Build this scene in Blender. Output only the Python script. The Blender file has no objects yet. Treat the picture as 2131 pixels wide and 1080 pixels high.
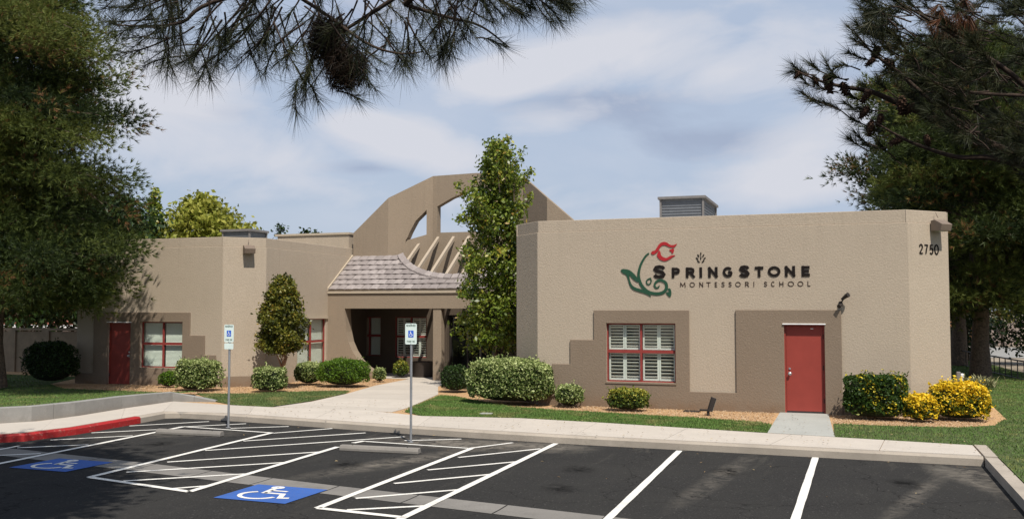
import bpy, bmesh, math, random
import numpy as np
from mathutils import Vector, Matrix
from mathutils.geometry import tessellate_polygon

scene = bpy.context.scene
COL = scene.collection
R_ = math.radians

# ------------------------------------------------------------------ camera
F_PX, CX, CY, H_CAM = 2039.0, 1039.0, 538.0, 2.52
YAW, PIT = R_(19.6), math.atan(105 / 2039.0)
cam = bpy.data.cameras.new('camera'); camo = bpy.data.objects.new('camera', cam); COL.objects.link(camo)
camo.location = (0, 0, H_CAM)
camo.rotation_euler = (math.pi / 2 + PIT, 0, YAW)
cam.sensor_width = 36; cam.lens = F_PX / 2131 * 36
cam.shift_x = (1065.5 - CX) / 2131; cam.shift_y = (CY - 540) / 2131
cam.clip_start = 0.05; cam.clip_end = 4000
scene.camera = camo

# ------------------------------------------------------------------ light
SUN_AZ, SUN_EL = R_(37.5), R_(56)          # azimuth measured from -Y towards +X
SUN = Vector((math.sin(SUN_AZ) * math.cos(SUN_EL), -math.cos(SUN_AZ) * math.cos(SUN_EL), math.sin(SUN_EL)))
sl = bpy.data.lights.new('sun', 'SUN'); sl.energy = 5.0; sl.angle = R_(0.55); sl.color = (1.0, 0.93, 0.83)
so = bpy.data.objects.new('sun', sl); COL.objects.link(so)
so.rotation_euler = SUN.to_track_quat('Z', 'Y').to_euler(); so.location = (20, -30, 40)

def nn(nt, typ, **kw):
    n = nt.nodes.new(typ)
    for k, v in kw.items():
        if k.startswith('_'): setattr(n, k[1:], v)
        else: n.inputs[k.replace('__', ' ')].default_value = v
    return n
def math_n(nt, op, a, b=None, c=None, clamp=False):
    n = nt.nodes.new('ShaderNodeMath'); n.operation = op; n.use_clamp = clamp
    for i, v in enumerate((a, b, c)):
        if v is None: continue
        if hasattr(v, 'links'): nt.links.new(v, n.inputs[i])
        else: n.inputs[i].default_value = v
    return n.outputs[0]
def mixc(nt, fac, a, b, blend='MIX'):
    n = nt.nodes.new('ShaderNodeMix'); n.data_type = 'RGBA'; n.blend_type = blend
    for i, v in ((0, fac), (6, a), (7, b)):
        if hasattr(v, 'links'): nt.links.new(v, n.inputs[i])
        else: n.inputs[i].default_value = v if i == 0 else (*v[:3], 1)
    return n.outputs[2]
def noise(nt, vec, scale, detail=4, rough=.55, dist=0.0):
    n = nn(nt, 'ShaderNodeTexNoise', Scale=scale, Detail=detail, Roughness=rough, Distortion=dist)
    if vec is not None: nt.links.new(vec, n.inputs['Vector'])
    return n.outputs[0]
def ramp(nt, fac, stops):
    n = nt.nodes.new('ShaderNodeValToRGB'); nt.links.new(fac, n.inputs[0])
    el = n.color_ramp.elements
    while len(el) < len(stops): el.new(0.5)
    for e, (p, c) in zip(el, stops):
        e.position = p; e.color = (*c[:3], 1) if not isinstance(c, (int, float)) else (c, c, c, 1)
    return n.outputs[0]

w = bpy.data.worlds.new('World'); scene.world = w; w.use_nodes = True
nt = w.node_tree; nt.nodes.clear()
sky = nt.nodes.new('ShaderNodeTexSky'); sky.sky_type = 'NISHITA'; sky.sun_disc = False
sky.sun_elevation = SUN_EL; sky.sun_rotation = math.atan2(SUN.x, SUN.y); sky.altitude = 600
sky.air_density = 1.3; sky.dust_density = 2.2; sky.ozone_density = 2.0
tc = nt.nodes.new('ShaderNodeTexCoord')
sep = nt.nodes.new('ShaderNodeSeparateXYZ'); nt.links.new(tc.outputs['Generated'], sep.inputs[0])
zz = math_n(nt, 'MAXIMUM', sep.outputs[2], 0.0); zd = math_n(nt, 'ADD', zz, 0.22)
cu = math_n(nt, 'DIVIDE', sep.outputs[0], zd); cv = math_n(nt, 'DIVIDE', sep.outputs[1], zd)
cmb = nt.nodes.new('ShaderNodeCombineXYZ'); nt.links.new(cu, cmb.inputs[0]); nt.links.new(cv, cmb.inputs[1])
cn = noise(nt, cmb.outputs[0], 1.15, 7, .52, .35)
cn2 = noise(nt, cmb.outputs[0], 0.55, 3, .5)
veil = ramp(nt, cn2, [(.35, .80), (.65, .93)])                     # thin high overcast
vh = ramp(nt, sep.outputs[2], [(.30, 1.0), (.95, .62)])
base = mixc(nt, math_n(nt, 'MULTIPLY', veil, vh), sky.outputs[0], (5.2, 6.1, 7.75))
_f0 = Vector((-math.sin(YAW), math.cos(YAW), 0)); _r = Vector((math.cos(YAW), math.sin(YAW), 0)); _z = Vector((0, 0, 1))
_f = _f0 * math.cos(PIT) + _z * math.sin(PIT); _u = -_f0 * math.sin(PIT) + _z * math.cos(PIT)
def bank(u, v, wx, wy, ang, thr):
    """soft patch of cloud round one compass direction"""
    d = (_f + _r * ((u - CX) / F_PX) - _u * ((v - CY) / F_PX)).normalized()
    rx = Vector((-d.y, d.x, 0)).normalized() * -1; rx = -rx if rx.dot(_r) < 0 else rx; uy = rx.cross(d); uy = -uy if uy.z < 0 else uy
    c, s_ = math.cos(R_(ang)), math.sin(R_(ang)); e1 = (rx * c + uy * s_) * (F_PX / wx); e2 = (uy * c - rx * s_) * (F_PX / wy)
    o = []
    for e in (e1, e2):
        n = nt.nodes.new('ShaderNodeVectorMath'); n.operation = 'DOT_PRODUCT'; nt.links.new(tc.outputs['Generated'], n.inputs[0]); n.inputs[1].default_value = e
        o.append(math_n(nt, 'SUBTRACT', n.outputs['Value'], e.dot(d)))
    fr = nt.nodes.new('ShaderNodeVectorMath'); fr.operation = 'DOT_PRODUCT'; nt.links.new(tc.outputs['Generated'], fr.inputs[0]); fr.inputs[1].default_value = d
    r2 = math_n(nt, 'SQRT', math_n(nt, 'ADD', math_n(nt, 'MULTIPLY', o[0], o[0]), math_n(nt, 'MULTIPLY', o[1], o[1])))
    m_ = math_n(nt, 'MULTIPLY', math_n(nt, 'SUBTRACT', 1.0, r2, clamp=True), math_n(nt, 'GREATER_THAN', fr.outputs['Value'], .2))
    return math_n(nt, 'MULTIPLY', m_, thr)
def ssum(L):
    o = L[0]
    for x in L[1:]: o = math_n(nt, 'ADD', o, x)
    return o
mpn = nt.nodes.new('ShaderNodeMapping'); mpn.inputs['Scale'].default_value = (1, 1, 2.2); nt.links.new(tc.outputs['Generated'], mpn.inputs[0])
fn = noise(nt, mpn.outputs[0], 6.6, 9, .57, .45)
wht = ssum([bank(860, 300, 230, 75, -16, 1.15), bank(760, 262, 120, 40, -10, .8), bank(1200, 110, 330, 90, 6, 1.05), bank(1040, 165, 160, 55, 12, .9), bank(330, 200, 260, 170, 0, .95), bank(1500, 150, 330, 90, 12, .65),
            bank(1150, 250, 150, 46, 4, .45), bank(1680, 310, 260, 120, 10, .8), bank(560, 330, 300, 110, 0, .45), bank(1620, 390, 380, 60, 0, .6), bank(1000, 420, 700, 60, 0, .35)])
wm = ramp(nt, math_n(nt, 'ADD', math_n(nt, 'MULTIPLY', wht, .62), math_n(nt, 'MULTIPLY', puff0 if False else fn, .9)), [(.53, 0.0), (.68, .55), (.88, 1.0)])
gry = ssum([bank(1290, 215, 300, 60, 2, 1.0), bank(1480, 290, 330, 70, -4, 1.0), bank(430, 235, 170, 36, 0, .9), bank(1750, 200, 150, 70, 0, .7), bank(700, 190, 240, 50, 0, .6), bank(1000, 30, 500, 60, 0, .7), bank(760, 350, 160, 36, 0, .8)])
gm = ramp(nt, math_n(nt, 'ADD', math_n(nt, 'MULTIPLY', gry, .55), math_n(nt, 'MULTIPLY', fn, .9)), [(.58, 0.0), (.85, 1.0)])
genr = ramp(nt, cn, [(.50, 0.0), (.62, .35), (.75, .6)])
base = mixc(nt, genr, base, (6.4, 6.95, 8.05))
base = mixc(nt, gm, base, (4.1, 4.85, 6.4))
out = mixc(nt, wm, base, (7.2, 7.4, 8.15))
bg = nt.nodes.new('ShaderNodeBackground'); bg.inputs[1].default_value = 0.082
nt.links.new(out, bg.inputs[0])
wo = nt.nodes.new('ShaderNodeOutputWorld'); nt.links.new(bg.outputs[0], wo.inputs[0])

vs = scene.view_settings
vs.view_transform = 'Standard'; vs.look = 'None'; vs.exposure = 0.18; vs.gamma = 1.0; vs.use_curve_mapping = False
scene.render.resolution_x = 1024; scene.render.resolution_y = 518
scene.render.engine = 'CYCLES'
scene.cycles.max_bounces = 6; scene.cycles.transparent_max_bounces = 12

# ------------------------------------------------------------------ measuring helpers (photo pixel -> point on a known plane)
_f0 = Vector((-math.sin(YAW), math.cos(YAW), 0)); _r = Vector((math.cos(YAW), math.sin(YAW), 0)); _z = Vector((0, 0, 1))
_f = _f0 * math.cos(PIT) + _z * math.sin(PIT); _u = -_f0 * math.sin(PIT) + _z * math.cos(PIT)
C0 = Vector((0, 0, H_CAM))
def ray(u, v): return _f + _r * ((u - CX) / F_PX) - _u * ((v - CY) / F_PX)
def GZ(u, v, z=0.0): r = ray(u, v); return C0 + r * ((z - H_CAM) / r.z)
def PY(u, v, y): r = ray(u, v); return C0 + r * (y / r.y)
def DD(u, v, d): return C0 + ray(u, v) * d

# ------------------------------------------------------------------ materials
def newmat(name):
    m = bpy.data.materials.new(name); m.use_nodes = True; nt = m.node_tree
    b = nt.nodes['Principled BSDF']; b.inputs['Specular IOR Level'].default_value = .3
    tc = nt.nodes.new('ShaderNodeTexCoord')
    geo = nt.nodes.new('ShaderNodeNewGeometry')
    return m, nt, b, geo.outputs['Position']
def bump(nt, b, h, strength, dist):
    n = nt.nodes.new('ShaderNodeBump'); n.inputs['Strength'].default_value = strength; n.inputs['Distance'].default_value = dist
    nt.links.new(h, n.inputs['Height']); nt.links.new(n.outputs[0], b.inputs['Normal'])
def scl(c, k): return tuple(x * k for x in c)
def stucco(name, c, speck=.16):
    m, nt, b, P = newmat(name)
    n1 = noise(nt, P, 34, 3, .7); n2 = noise(nt, P, .45, 4, .6); n3 = noise(nt, P, 3.0, 4, .6)
    col = mixc(nt, ramp(nt, n1, [(.3, 0.0), (.7, 1.0)]), scl(c, 1 - speck), scl(c, 1 + speck))
    col = mixc(nt, ramp(nt, n2, [(.35, 0.0), (.7, .55)]), col, scl(c, .87))
    col = mixc(nt, ramp(nt, n3, [(.5, 0.0), (.8, .35)]), col, scl(c, 1.10))
    # rain streaks below the parapet and splash dirt near the ground
    mp = nt.nodes.new('ShaderNodeMapping'); mp.inputs['Scale'].default_value = (3.6, 3.6, .16); nt.links.new(P, mp.inputs[0])
    st = ramp(nt, noise(nt, mp.outputs[0], 1.8, 5, .65), [(.52, 0.0), (.78, .40)])
    sp = nt.nodes.new('ShaderNodeSeparateXYZ'); nt.links.new(P, sp.inputs[0])
    hi = nt.nodes.new('ShaderNodeMapRange'); nt.links.new(sp.outputs[2], hi.inputs[0])
    hi.inputs[1].default_value = 2.6; hi.inputs[2].default_value = 4.8; hi.inputs[3].default_value = .25; hi.inputs[4].default_value = 1.0
    col = mixc(nt, math_n(nt, 'MULTIPLY', st, hi.outputs[0], clamp=True), col, scl(c, .70))
    lo = nt.nodes.new('ShaderNodeMapRange'); nt.links.new(sp.outputs[2], lo.inputs[0])
    lo.inputs[1].default_value = .02; lo.inputs[2].default_value = .30; lo.inputs[3].default_value = .8; lo.inputs[4].default_value = 0
    col = mixc(nt, math_n(nt, 'MULTIPLY', lo.outputs[0], ramp(nt, n3, [(.35, .2), (.65, 1.0)]), clamp=True), col, (c[0] * .82, c[1] * .68, c[2] * .56))
    nt.links.new(col, b.inputs['Base Color']); b.inputs['Roughness'].default_value = .95
    bump(nt, b, noise(nt, P, 21, 3, .78), .75, .015)
    return m
def plain(name, c, rough=.6, metal=0.0, var=.1, scale=8, bmp=0.0, spec=.3):
    m, nt, b, P = newmat(name)
    n = noise(nt, P, scale, 4, .6)
    col = mixc(nt, ramp(nt, n, [(.3, 0.0), (.7, 1.0)]), scl(c, 1 - var), scl(c, 1 + var))
    nt.links.new(col, b.inputs['Base Color']); b.inputs['Roughness'].default_value = rough; b.inputs['Metallic'].default_value = metal
    b.inputs['Specular IOR Level'].default_value = spec
    if bmp: bump(nt, b, noise(nt, P, scale * 3, 3, .6), bmp, .01)
    return m
TAN = (.385, .322, .250); BRN = (.205, .158, .116)
M = {}
M['tan'] = stucco('tan_stucco', TAN); M['brown'] = stucco('brown_stucco', BRN, .10)
M['tan2'] = stucco('trim_stucco', (.42, .355, .272), .08)
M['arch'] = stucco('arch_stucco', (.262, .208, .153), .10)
M['porch'] = stucco('shaded_porch_stucco', (.085, .065, .048), .10)  # brown stucco darkened, the porch's deep shade is put into the colour
M['red'] = plain('red_door_paint', (.25, .042, .031), .5, var=.06, scale=3)
M['redframe'] = plain('red_frame_paint', (.24, .040, .034), .55)
M['white'] = plain('white_shutter', (.80, .78, .72), .5, var=.03)
M['blind'] = plain('cream_blind', (.82, .82, .74), .6, var=.03)
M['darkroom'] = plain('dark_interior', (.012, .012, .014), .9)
M['metal'] = plain('galvanised_metal', (.34, .35, .36), .45, .6)
M['steel'] = plain('brushed_steel', (.6, .6, .6), .3, .9)
M['darkmetal'] = plain('dark_bronze_metal', (.035, .03, .028), .5, .3)
M['fixture'] = plain('fixture_paint', (.17, .13, .10), .6)
M['unit'] = plain('unit_grey_paint', (.17, .16, .155), .6)
M['unitlight'] = plain('unit_louver', (.16, .17, .185), .5)
M['unitslat'] = plain('unit_slat', (.14, .15, .165), .5)

M['signblue'] = plain('sign_blue', (.03, .12, .55), .5, var=.05)
M['signwhite'] = plain('sign_face', (.62, .72, .68), .5, var=.04)
M['black'] = plain('black_letter', (.016, .013, .012), .9, spec=.05)
M['brownletter'] = plain('dark_brown_letter', (.045, .028, .022), .9, spec=.05)
M['green'] = plain('sign_green', (.014, .060, .032), .6)
M['signred'] = plain('sign_red', (.34, .018, .022), .5)
M['bark'] = plain('bark', (.10, .075, .055), .95, var=.5, scale=14, bmp=1.0)
M['bark2'] = plain('pale_bark', (.30, .17, .10), .9, var=.3, scale=20, bmp=.6)
M['twig'] = plain('dark_twig', (.045, .030, .022), .9, var=.4, scale=40)
M['cone'] = plain('pine_cone', (.060, .032, .020), .9, var=.4, scale=60)
M['houseroof'] = plain('red_tile_roof', (.28, .10, .07), .9, var=.25, scale=6)
M['whitetrim'] = plain('white_trim', (.8, .8, .8), .6)
M['fence'] = plain('block_wall', (.26, .20, .14), .95, var=.15, scale=3, bmp=.5)  # base colour lowered to carry the tree shade on this wall
M['far'] = plain('far_wall', (.33, .27, .24), .95, var=.2, scale=.6)
M['orange'] = plain('orange_wall', (.42, .20, .09), .9, var=.3, scale=1.2)
M['hinge'] = M['steel']

def glassmat():
    m = bpy.data.materials.new('window_glass'); m.use_nodes = True; nt = m.node_tree; nt.nodes.clear()
    o = nt.nodes.new('ShaderNodeOutputMaterial'); mx = nt.nodes.new('ShaderNodeMixShader')
    lw = nt.nodes.new('ShaderNodeLayerWeight'); lw.inputs[0].default_value = .5
    class fr: outputs = [math_n(nt, 'ADD', math_n(nt, 'MULTIPLY', math_n(nt, 'POWER', lw.outputs['Facing'], 5.0), .85), .035)]
    t = nt.nodes.new('ShaderNodeBsdfTransparent'); t.inputs[0].default_value = (.93, .96, .95, 1)
    g = nt.nodes.new('ShaderNodeBsdfGlossy'); g.inputs['Roughness'].default_value = .03
    nt.links.new(fr.outputs[0], mx.inputs[0]); nt.links.new(t.outputs[0], mx.inputs[1]); nt.links.new(g.outputs[0], mx.inputs[2])
    nt.links.new(mx.outputs[0], o.inputs[0]); return m
M['glass'] = glassmat()

def asphalt():
    m, nt, b, P = newmat('asphalt')
    c = (.0285, .0280, .0275)
    col = mixc(nt, ramp(nt, noise(nt, P, 70, 2, .6), [(.35, 0.0), (.7, 1.0)]), scl(c, .75), scl(c, 1.5))
    col = mixc(nt, ramp(nt, noise(nt, P, .7, 5, .6), [(.4, 0.0), (.7, .6)]), col, (.038, .037, .035))
    # dusty water trails running down from the kerb
    mp = nt.nodes.new('ShaderNodeMapping'); mp.inputs['Rotation'].default_value = (0, 0, R_(-14)); mp.inputs['Scale'].default_value = (1.1, .22, 1)
    nt.links.new(P, mp.inputs[0])
    d = noise(nt, mp.outputs[0], 1.3, 7, .68, .9)
    dm = ramp(nt, d, [(.56, 0.0), (.66, .30), (.78, .65)])
    sp = nt.nodes.new('ShaderNodeSeparateXYZ'); nt.links.new(P, sp.inputs[0])
    near = nt.nodes.new('ShaderNodeMapRange'); nt.links.new(sp.outputs[1], near.inputs[0])
    near.inputs[1].default_value = 16.2; near.inputs[2].default_value = 19.2; near.inputs[3].default_value = .22; near.inputs[4].default_value = 1.1
    col = mixc(nt, math_n(nt, 'MULTIPLY', dm, near.outputs[0], clamp=True), col, (.135, .125, .105))
    # silt fan against the kerb and by the wheel stop, a soft tyre track
    def blob(cx, cy, rx, ry, a, k, thr):
        v = nt.nodes.new('ShaderNodeMapping'); v.vector_type = 'TEXTURE'
        v.inputs['Location'].default_value = (cx, cy, -.15); v.inputs['Rotation'].default_value = (0, 0, R_(a)); v.inputs['Scale'].default_value = (rx, ry, 1)
        nt.links.new(P, v.inputs[0])
        ln = nt.nodes.new('ShaderNodeVectorMath'); ln.operation = 'LENGTH'; nt.links.new(v.outputs[0], ln.inputs[0])
        e = math_n(nt, 'SUBTRACT', 1.0, ln.outputs['Value'], clamp=True)
        return math_n(nt, 'MULTIPLY', math_n(nt, 'MULTIPLY', e, ramp(nt, noise(nt, P, thr, 6, .7, 1.2), [(.38, 0.0), (.62, 1.0)])), k, clamp=True)
    for args in ((-7.3, 18.2, 2.4, .9, -8, 1.7, 3.2), (-7.5, 15.7, .5, 2.6, -20, 1.15, 2.9), (-2.0, 15.9, .28, 3.2, -6, .75, 3.6),
                 (.9, 15.5, .2, 3.0, -14, .75, 3.8), (1.75, 16.9, .28, 2.2, 18, .9, 3.4), (-6.2, 18.5, 1.6, .5, -4, 1.6, 3.5), (1.9, 17.6, .8, 1.3, 20, 1.2, 3.0), (-5.3, 18.4, .9, .9, 0, .9, 3.0), (-13.6, 17.6, 1.8, .8, 20, .8, 2.8)):
        col = mixc(nt, blob(*args), col, (.15, .135, .115))
    # pale aggregate, oil drips in the stalls, hairline cracks
    vo = nn(nt, 'ShaderNodeTexVoronoi', Scale=55.0); nt.links.new(P, vo.inputs['Vector'])
    col = mixc(nt, ramp(nt, vo.outputs['Color'], [(.86, 0.0), (.95, .55)]), col, (.11, .105, .10))
    vc = nn(nt, 'ShaderNodeTexVoronoi', Scale=.33, _feature='DISTANCE_TO_EDGE'); wv_ = nt.nodes.new('ShaderNodeVectorMath'); wv_.operation = 'ADD'
    nz = nt.nodes.new('ShaderNodeTexNoise'); nz.inputs['Scale'].default_value = 1.6; nz.inputs['Detail'].default_value = 6; nt.links.new(P, nz.inputs['Vector'])
    nt.links.new(P, wv_.inputs[0]); nt.links.new(nz.outputs['Color'], wv_.inputs[1]); nt.links.new(wv_.outputs[0], vc.inputs['Vector'])
    col = mixc(nt, ramp(nt, vc.outputs['Distance'], [(.0, .75), (.0045, 0.0)]), col, (.008, .008, .008))
    for (ox, oy) in ((-8.2, 15.2), (-12.9, 16.2), (-4.3, 16.0), (-1.9, 16.6), (.8, 16.4), (-4.1, 14.2)):
        col = mixc(nt, blob(ox, oy, .35, .5, 20, 1.6, 4.5), col, (.010, .010, .010))
    nt.links.new(col, b.inputs['Base Color']); b.inputs['Roughness'].default_value = .95
    b.inputs['Specular IOR Level'].default_value = .03
    bump(nt, b, noise(nt, P, 90, 2, .6), .5, .006); return m
M['asphalt'] = asphalt()
def concrete(name, c, stain=.2):
    m, nt, b, P = newmat(name)
    col = mixc(nt, ramp(nt, noise(nt, P, 45, 3, .6), [(.3, 0.0), (.7, 1.0)]), scl(c, .92), scl(c, 1.07))
    col = mixc(nt, ramp(nt, noise(nt, P, 1.3, 6, .65), [(.42, 0.0), (.75, .8)]), col, scl(c, 1 - stain * 1.4))
    col = mixc(nt, ramp(nt, noise(nt, P, 5, 5, .7), [(.55, 0.0), (.8, .6)]), col, scl(c, 1 - stain * 2))
    col = mixc(nt, ramp(nt, noise(nt, P, 11, 6, .75, .6), [(.60, 0.0), (.72, .6)]), col, scl(c, .62))
    oi = nt.nodes.new('ShaderNodeObjectInfo')
    col = mixc(nt, math_n(nt, 'MULTIPLY', oi.outputs['Random'], .45), col, scl(c, .78))
    nt.links.new(col, b.inputs['Base Color']); b.inputs['Roughness'].default_value = .9
    bump(nt, b, noise(nt, P, 60, 3, .6), .35, .006); return m
M['conc'] = concrete('sidewalk_concrete', (.475, .43, .375), .12)
M['kerb'] = concrete('kerb_concrete', (.37, .325, .27), .25)
M['grey'] = concrete('grey_concrete', (.255, .252, .238), .22)
M['gutter'] = concrete('gutter_concrete', (.20, .188, .172), .28)
M['stop'] = concrete('wheel_stop_concrete', (.22, .205, .185), .25)
M['pad'] = concrete('pale_pad_concrete', (.35, .355, .33), .12)
def redkerb():
    m, nt, b, P = newmat('red_kerb_paint')
    col = mixc(nt, ramp(nt, noise(nt, P, 2.4, 4, .6), [(.4, 0.0), (.7, 1.0)]), (.34, .015, .016), (.24, .018, .018))
    col = mixc(nt, ramp(nt, noise(nt, P, 15, 6, .8), [(.57, 0.0), (.66, .85)]), col, (.34, .22, .18))
    nt.links.new(col, b.inputs['Base Color']); b.inputs['Roughness'].default_value = .7; return m
M['redkerb'] = redkerb()
def paint(name, c, worn):
    m, nt, b, P = newmat(name)
    col = mixc(nt, ramp(nt, noise(nt, P, 2.2, 4, .6), [(.45, 0.0), (.75, .45)]), c, scl(c, .62))
    col = mixc(nt, ramp(nt, noise(nt, P, 26, 6, .8), [(.54, 0.0), (.68, worn)]), col, (.10, .098, .095))
    nt.links.new(col, b.inputs['Base Color']); b.inputs['Roughness'].default_value = .85; return m
M['line'] = paint('white_line_paint', (.70, .68, .63), .8)
M['blue'] = paint('blue_marking', (.035, .105, .36), .7)
def gravel():
    m, nt, b, P = newmat('tan_gravel')
    vo = nn(nt, 'ShaderNodeTexVoronoi', Scale=28.0); nt.links.new(P, vo.inputs['Vector'])
    col = mixc(nt, ramp(nt, vo.outputs['Color'], [(.2, 0.0), (.8, 1.0)]), (.33, .19, .09), (.52, .345, .19))
    col = mixc(nt, ramp(nt, noise(nt, P, 2.5, 4, .6), [(.4, 0.0), (.7, .5)]), col, (.46, .29, .145))
    nt.links.new(col, b.inputs['Base Color']); b.inputs['Roughness'].default_value = .95
    bump(nt, b, vo.outputs['Distance'], .8, .02); return m
M['gravel'] = gravel()
def grassmat(name, c, dry):
    m, nt, b, P = newmat(name)
    at = nn(nt, 'ShaderNodeAttribute', _attribute_name='var')
    col = mixc(nt, at.outputs['Fac'], scl(c, .60), scl(c, 1.45))
    col = mixc(nt, ramp(nt, noise(nt, P, 1.1, 5, .65), [(.50, 0.0), (.68, dry)]), col, (.30, .24, .10))
    nt.links.new(col, b.inputs['Base Color']); b.inputs['Roughness'].default_value = .7
    return m
M['turf'] = plain('turf_soil', (.055, .075, .022), .95, var=.35, scale=9, bmp=.8)
M['grass'] = grassmat('grass_blades', (.080, .145, .028), .6)
M['drygrass'] = grassmat('patchy_grass_blades', (.085, .125, .035), .75)
M['ground'] = plain('far_ground', (.25, .21, .16), .95, var=.2, scale=.5)

def foliage(name, stops, rough=.55, transl=.25, coat=0.25):
    m = bpy.data.materials.new(name); m.use_nodes = True; nt = m.node_tree
    b = nt.nodes['Principled BSDF']; out = nt.nodes['Material Output']
    at = nn(nt, 'ShaderNodeAttribute', _attribute_name='var')
    col = ramp(nt, at.outputs['Fac'], stops)
    nt.links.new(col, b.inputs['Base Color']); b.inputs['Roughness'].default_value = rough
    b.inputs['Specular IOR Level'].default_value = coat
    t = nt.nodes.new('ShaderNodeBsdfTranslucent'); nt.links.new(col, t.inputs[0])
    mx = nt.nodes.new('ShaderNodeMixShader'); mx.inputs[0].default_value = transl
    nt.links.new(b.outputs[0], mx.inputs[1]); nt.links.new(t.outputs[0], mx.inputs[2]); nt.links.new(mx.outputs[0], out.inputs[0])
    return m
M['pine'] = foliage('pine_needles', [(0, (.014, .026, .008)), (.40, (.060, .085, .019)), (.80, (.140, .165, .034)), (.93, (.15, .155, .04)), (.97, (.16, .075, .03))])
M['nearpine'] = foliage('near_pine_needles', [(0, (.012, .016, .007)), (.7, (.034, .042, .014)), (1, (.060, .052, .020))], transl=.1)
M['deadneedle'] = foliage('dead_needles', [(0, (.010, .007, .004)), (1, (.034, .018, .009))], transl=.05)
M['rustneedle'] = foliage('rusty_needles', [(0, (.06, .022, .008)), (1, (.13, .05, .02))], transl=.1)
M['pear'] = foliage('glossy_green_leaves', [(0, (.040, .070, .010)), (.45, (.135, .190, .020)), (.80, (.26, .30, .040)), (.90, (.36, .33, .045)), (1, (.34, .22, .05))], .4, .28, .45)
M['olive'] = foliage('olive_leaves', [(0, (.030, .042, .008)), (.5, (.115, .125, .016)), (.82, (.22, .19, .025)), (1, (.23, .12, .02))], .45, .22, .4)
M['yellowtree'] = foliage('yellow_green_leaves', [(0, (.16, .19, .02)), (1, (.42, .40, .08))], .5, .35)
M['varieg'] = foliage('variegated_leaves', [(0, (.030, .060, .012)), (.38, (.100, .150, .030)), (.56, (.27, .33, .11)), (1, (.50, .55, .25))], .5, .2)
M['round'] = foliage('bright_green_leaves', [(0, (.030, .075, .008)), (1, (.150, .26, .022))], .5, .3)
M['dark'] = foliage('dark_green_leaves', [(0, (.010, .025, .006)), (1, (.035, .070, .012))], .5, .15)
M['yellowgreen'] = foliage('yellow_edged_leaves', [(0, (.03, .06, .01)), (.55, (.10, .14, .02)), (.72, (.24, .25, .04)), (1, (.42, .38, .06))], .5, .2)
M['halfyellow'] = foliage('part_yellow_leaves', [(0, (.015, .04, .006)), (.70, (.05, .095, .014)), (.78, (.30, .28, .02)), (1, (.75, .58, .04))], .5, .2)
M['yellow'] = foliage('golden_leaves', [(0, (.03, .06, .008)), (.22, (.12, .14, .012)), (.34, (.70, .48, .02)), (1, (.90, .66, .04))], .5, .25)
M['agave'] = foliage('pale_strap_leaves', [(0, (.12, .13, .06)), (1, (.42, .40, .22))], .5, .2)
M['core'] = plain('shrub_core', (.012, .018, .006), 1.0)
def tilemat():
    m, nt, b, P = newmat('roof_tile')
    oi = nt.nodes.new('ShaderNodeObjectInfo')
    col = mixc(nt, oi.outputs['Random'], (.215, .190, .180), (.33, .295, .28))
    col = mixc(nt, ramp(nt, noise(nt, P, 9, 4, .7), [(.4, 0.0), (.75, .7)]), col, (.17, .14, .14))
    nt.links.new(col, b.inputs['Base Color']); b.inputs['Roughness'].default_value = .85
    bump(nt, b, noise(nt, P, 25, 3, .6), .4, .01); return m
M['tile'] = tilemat()

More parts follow.
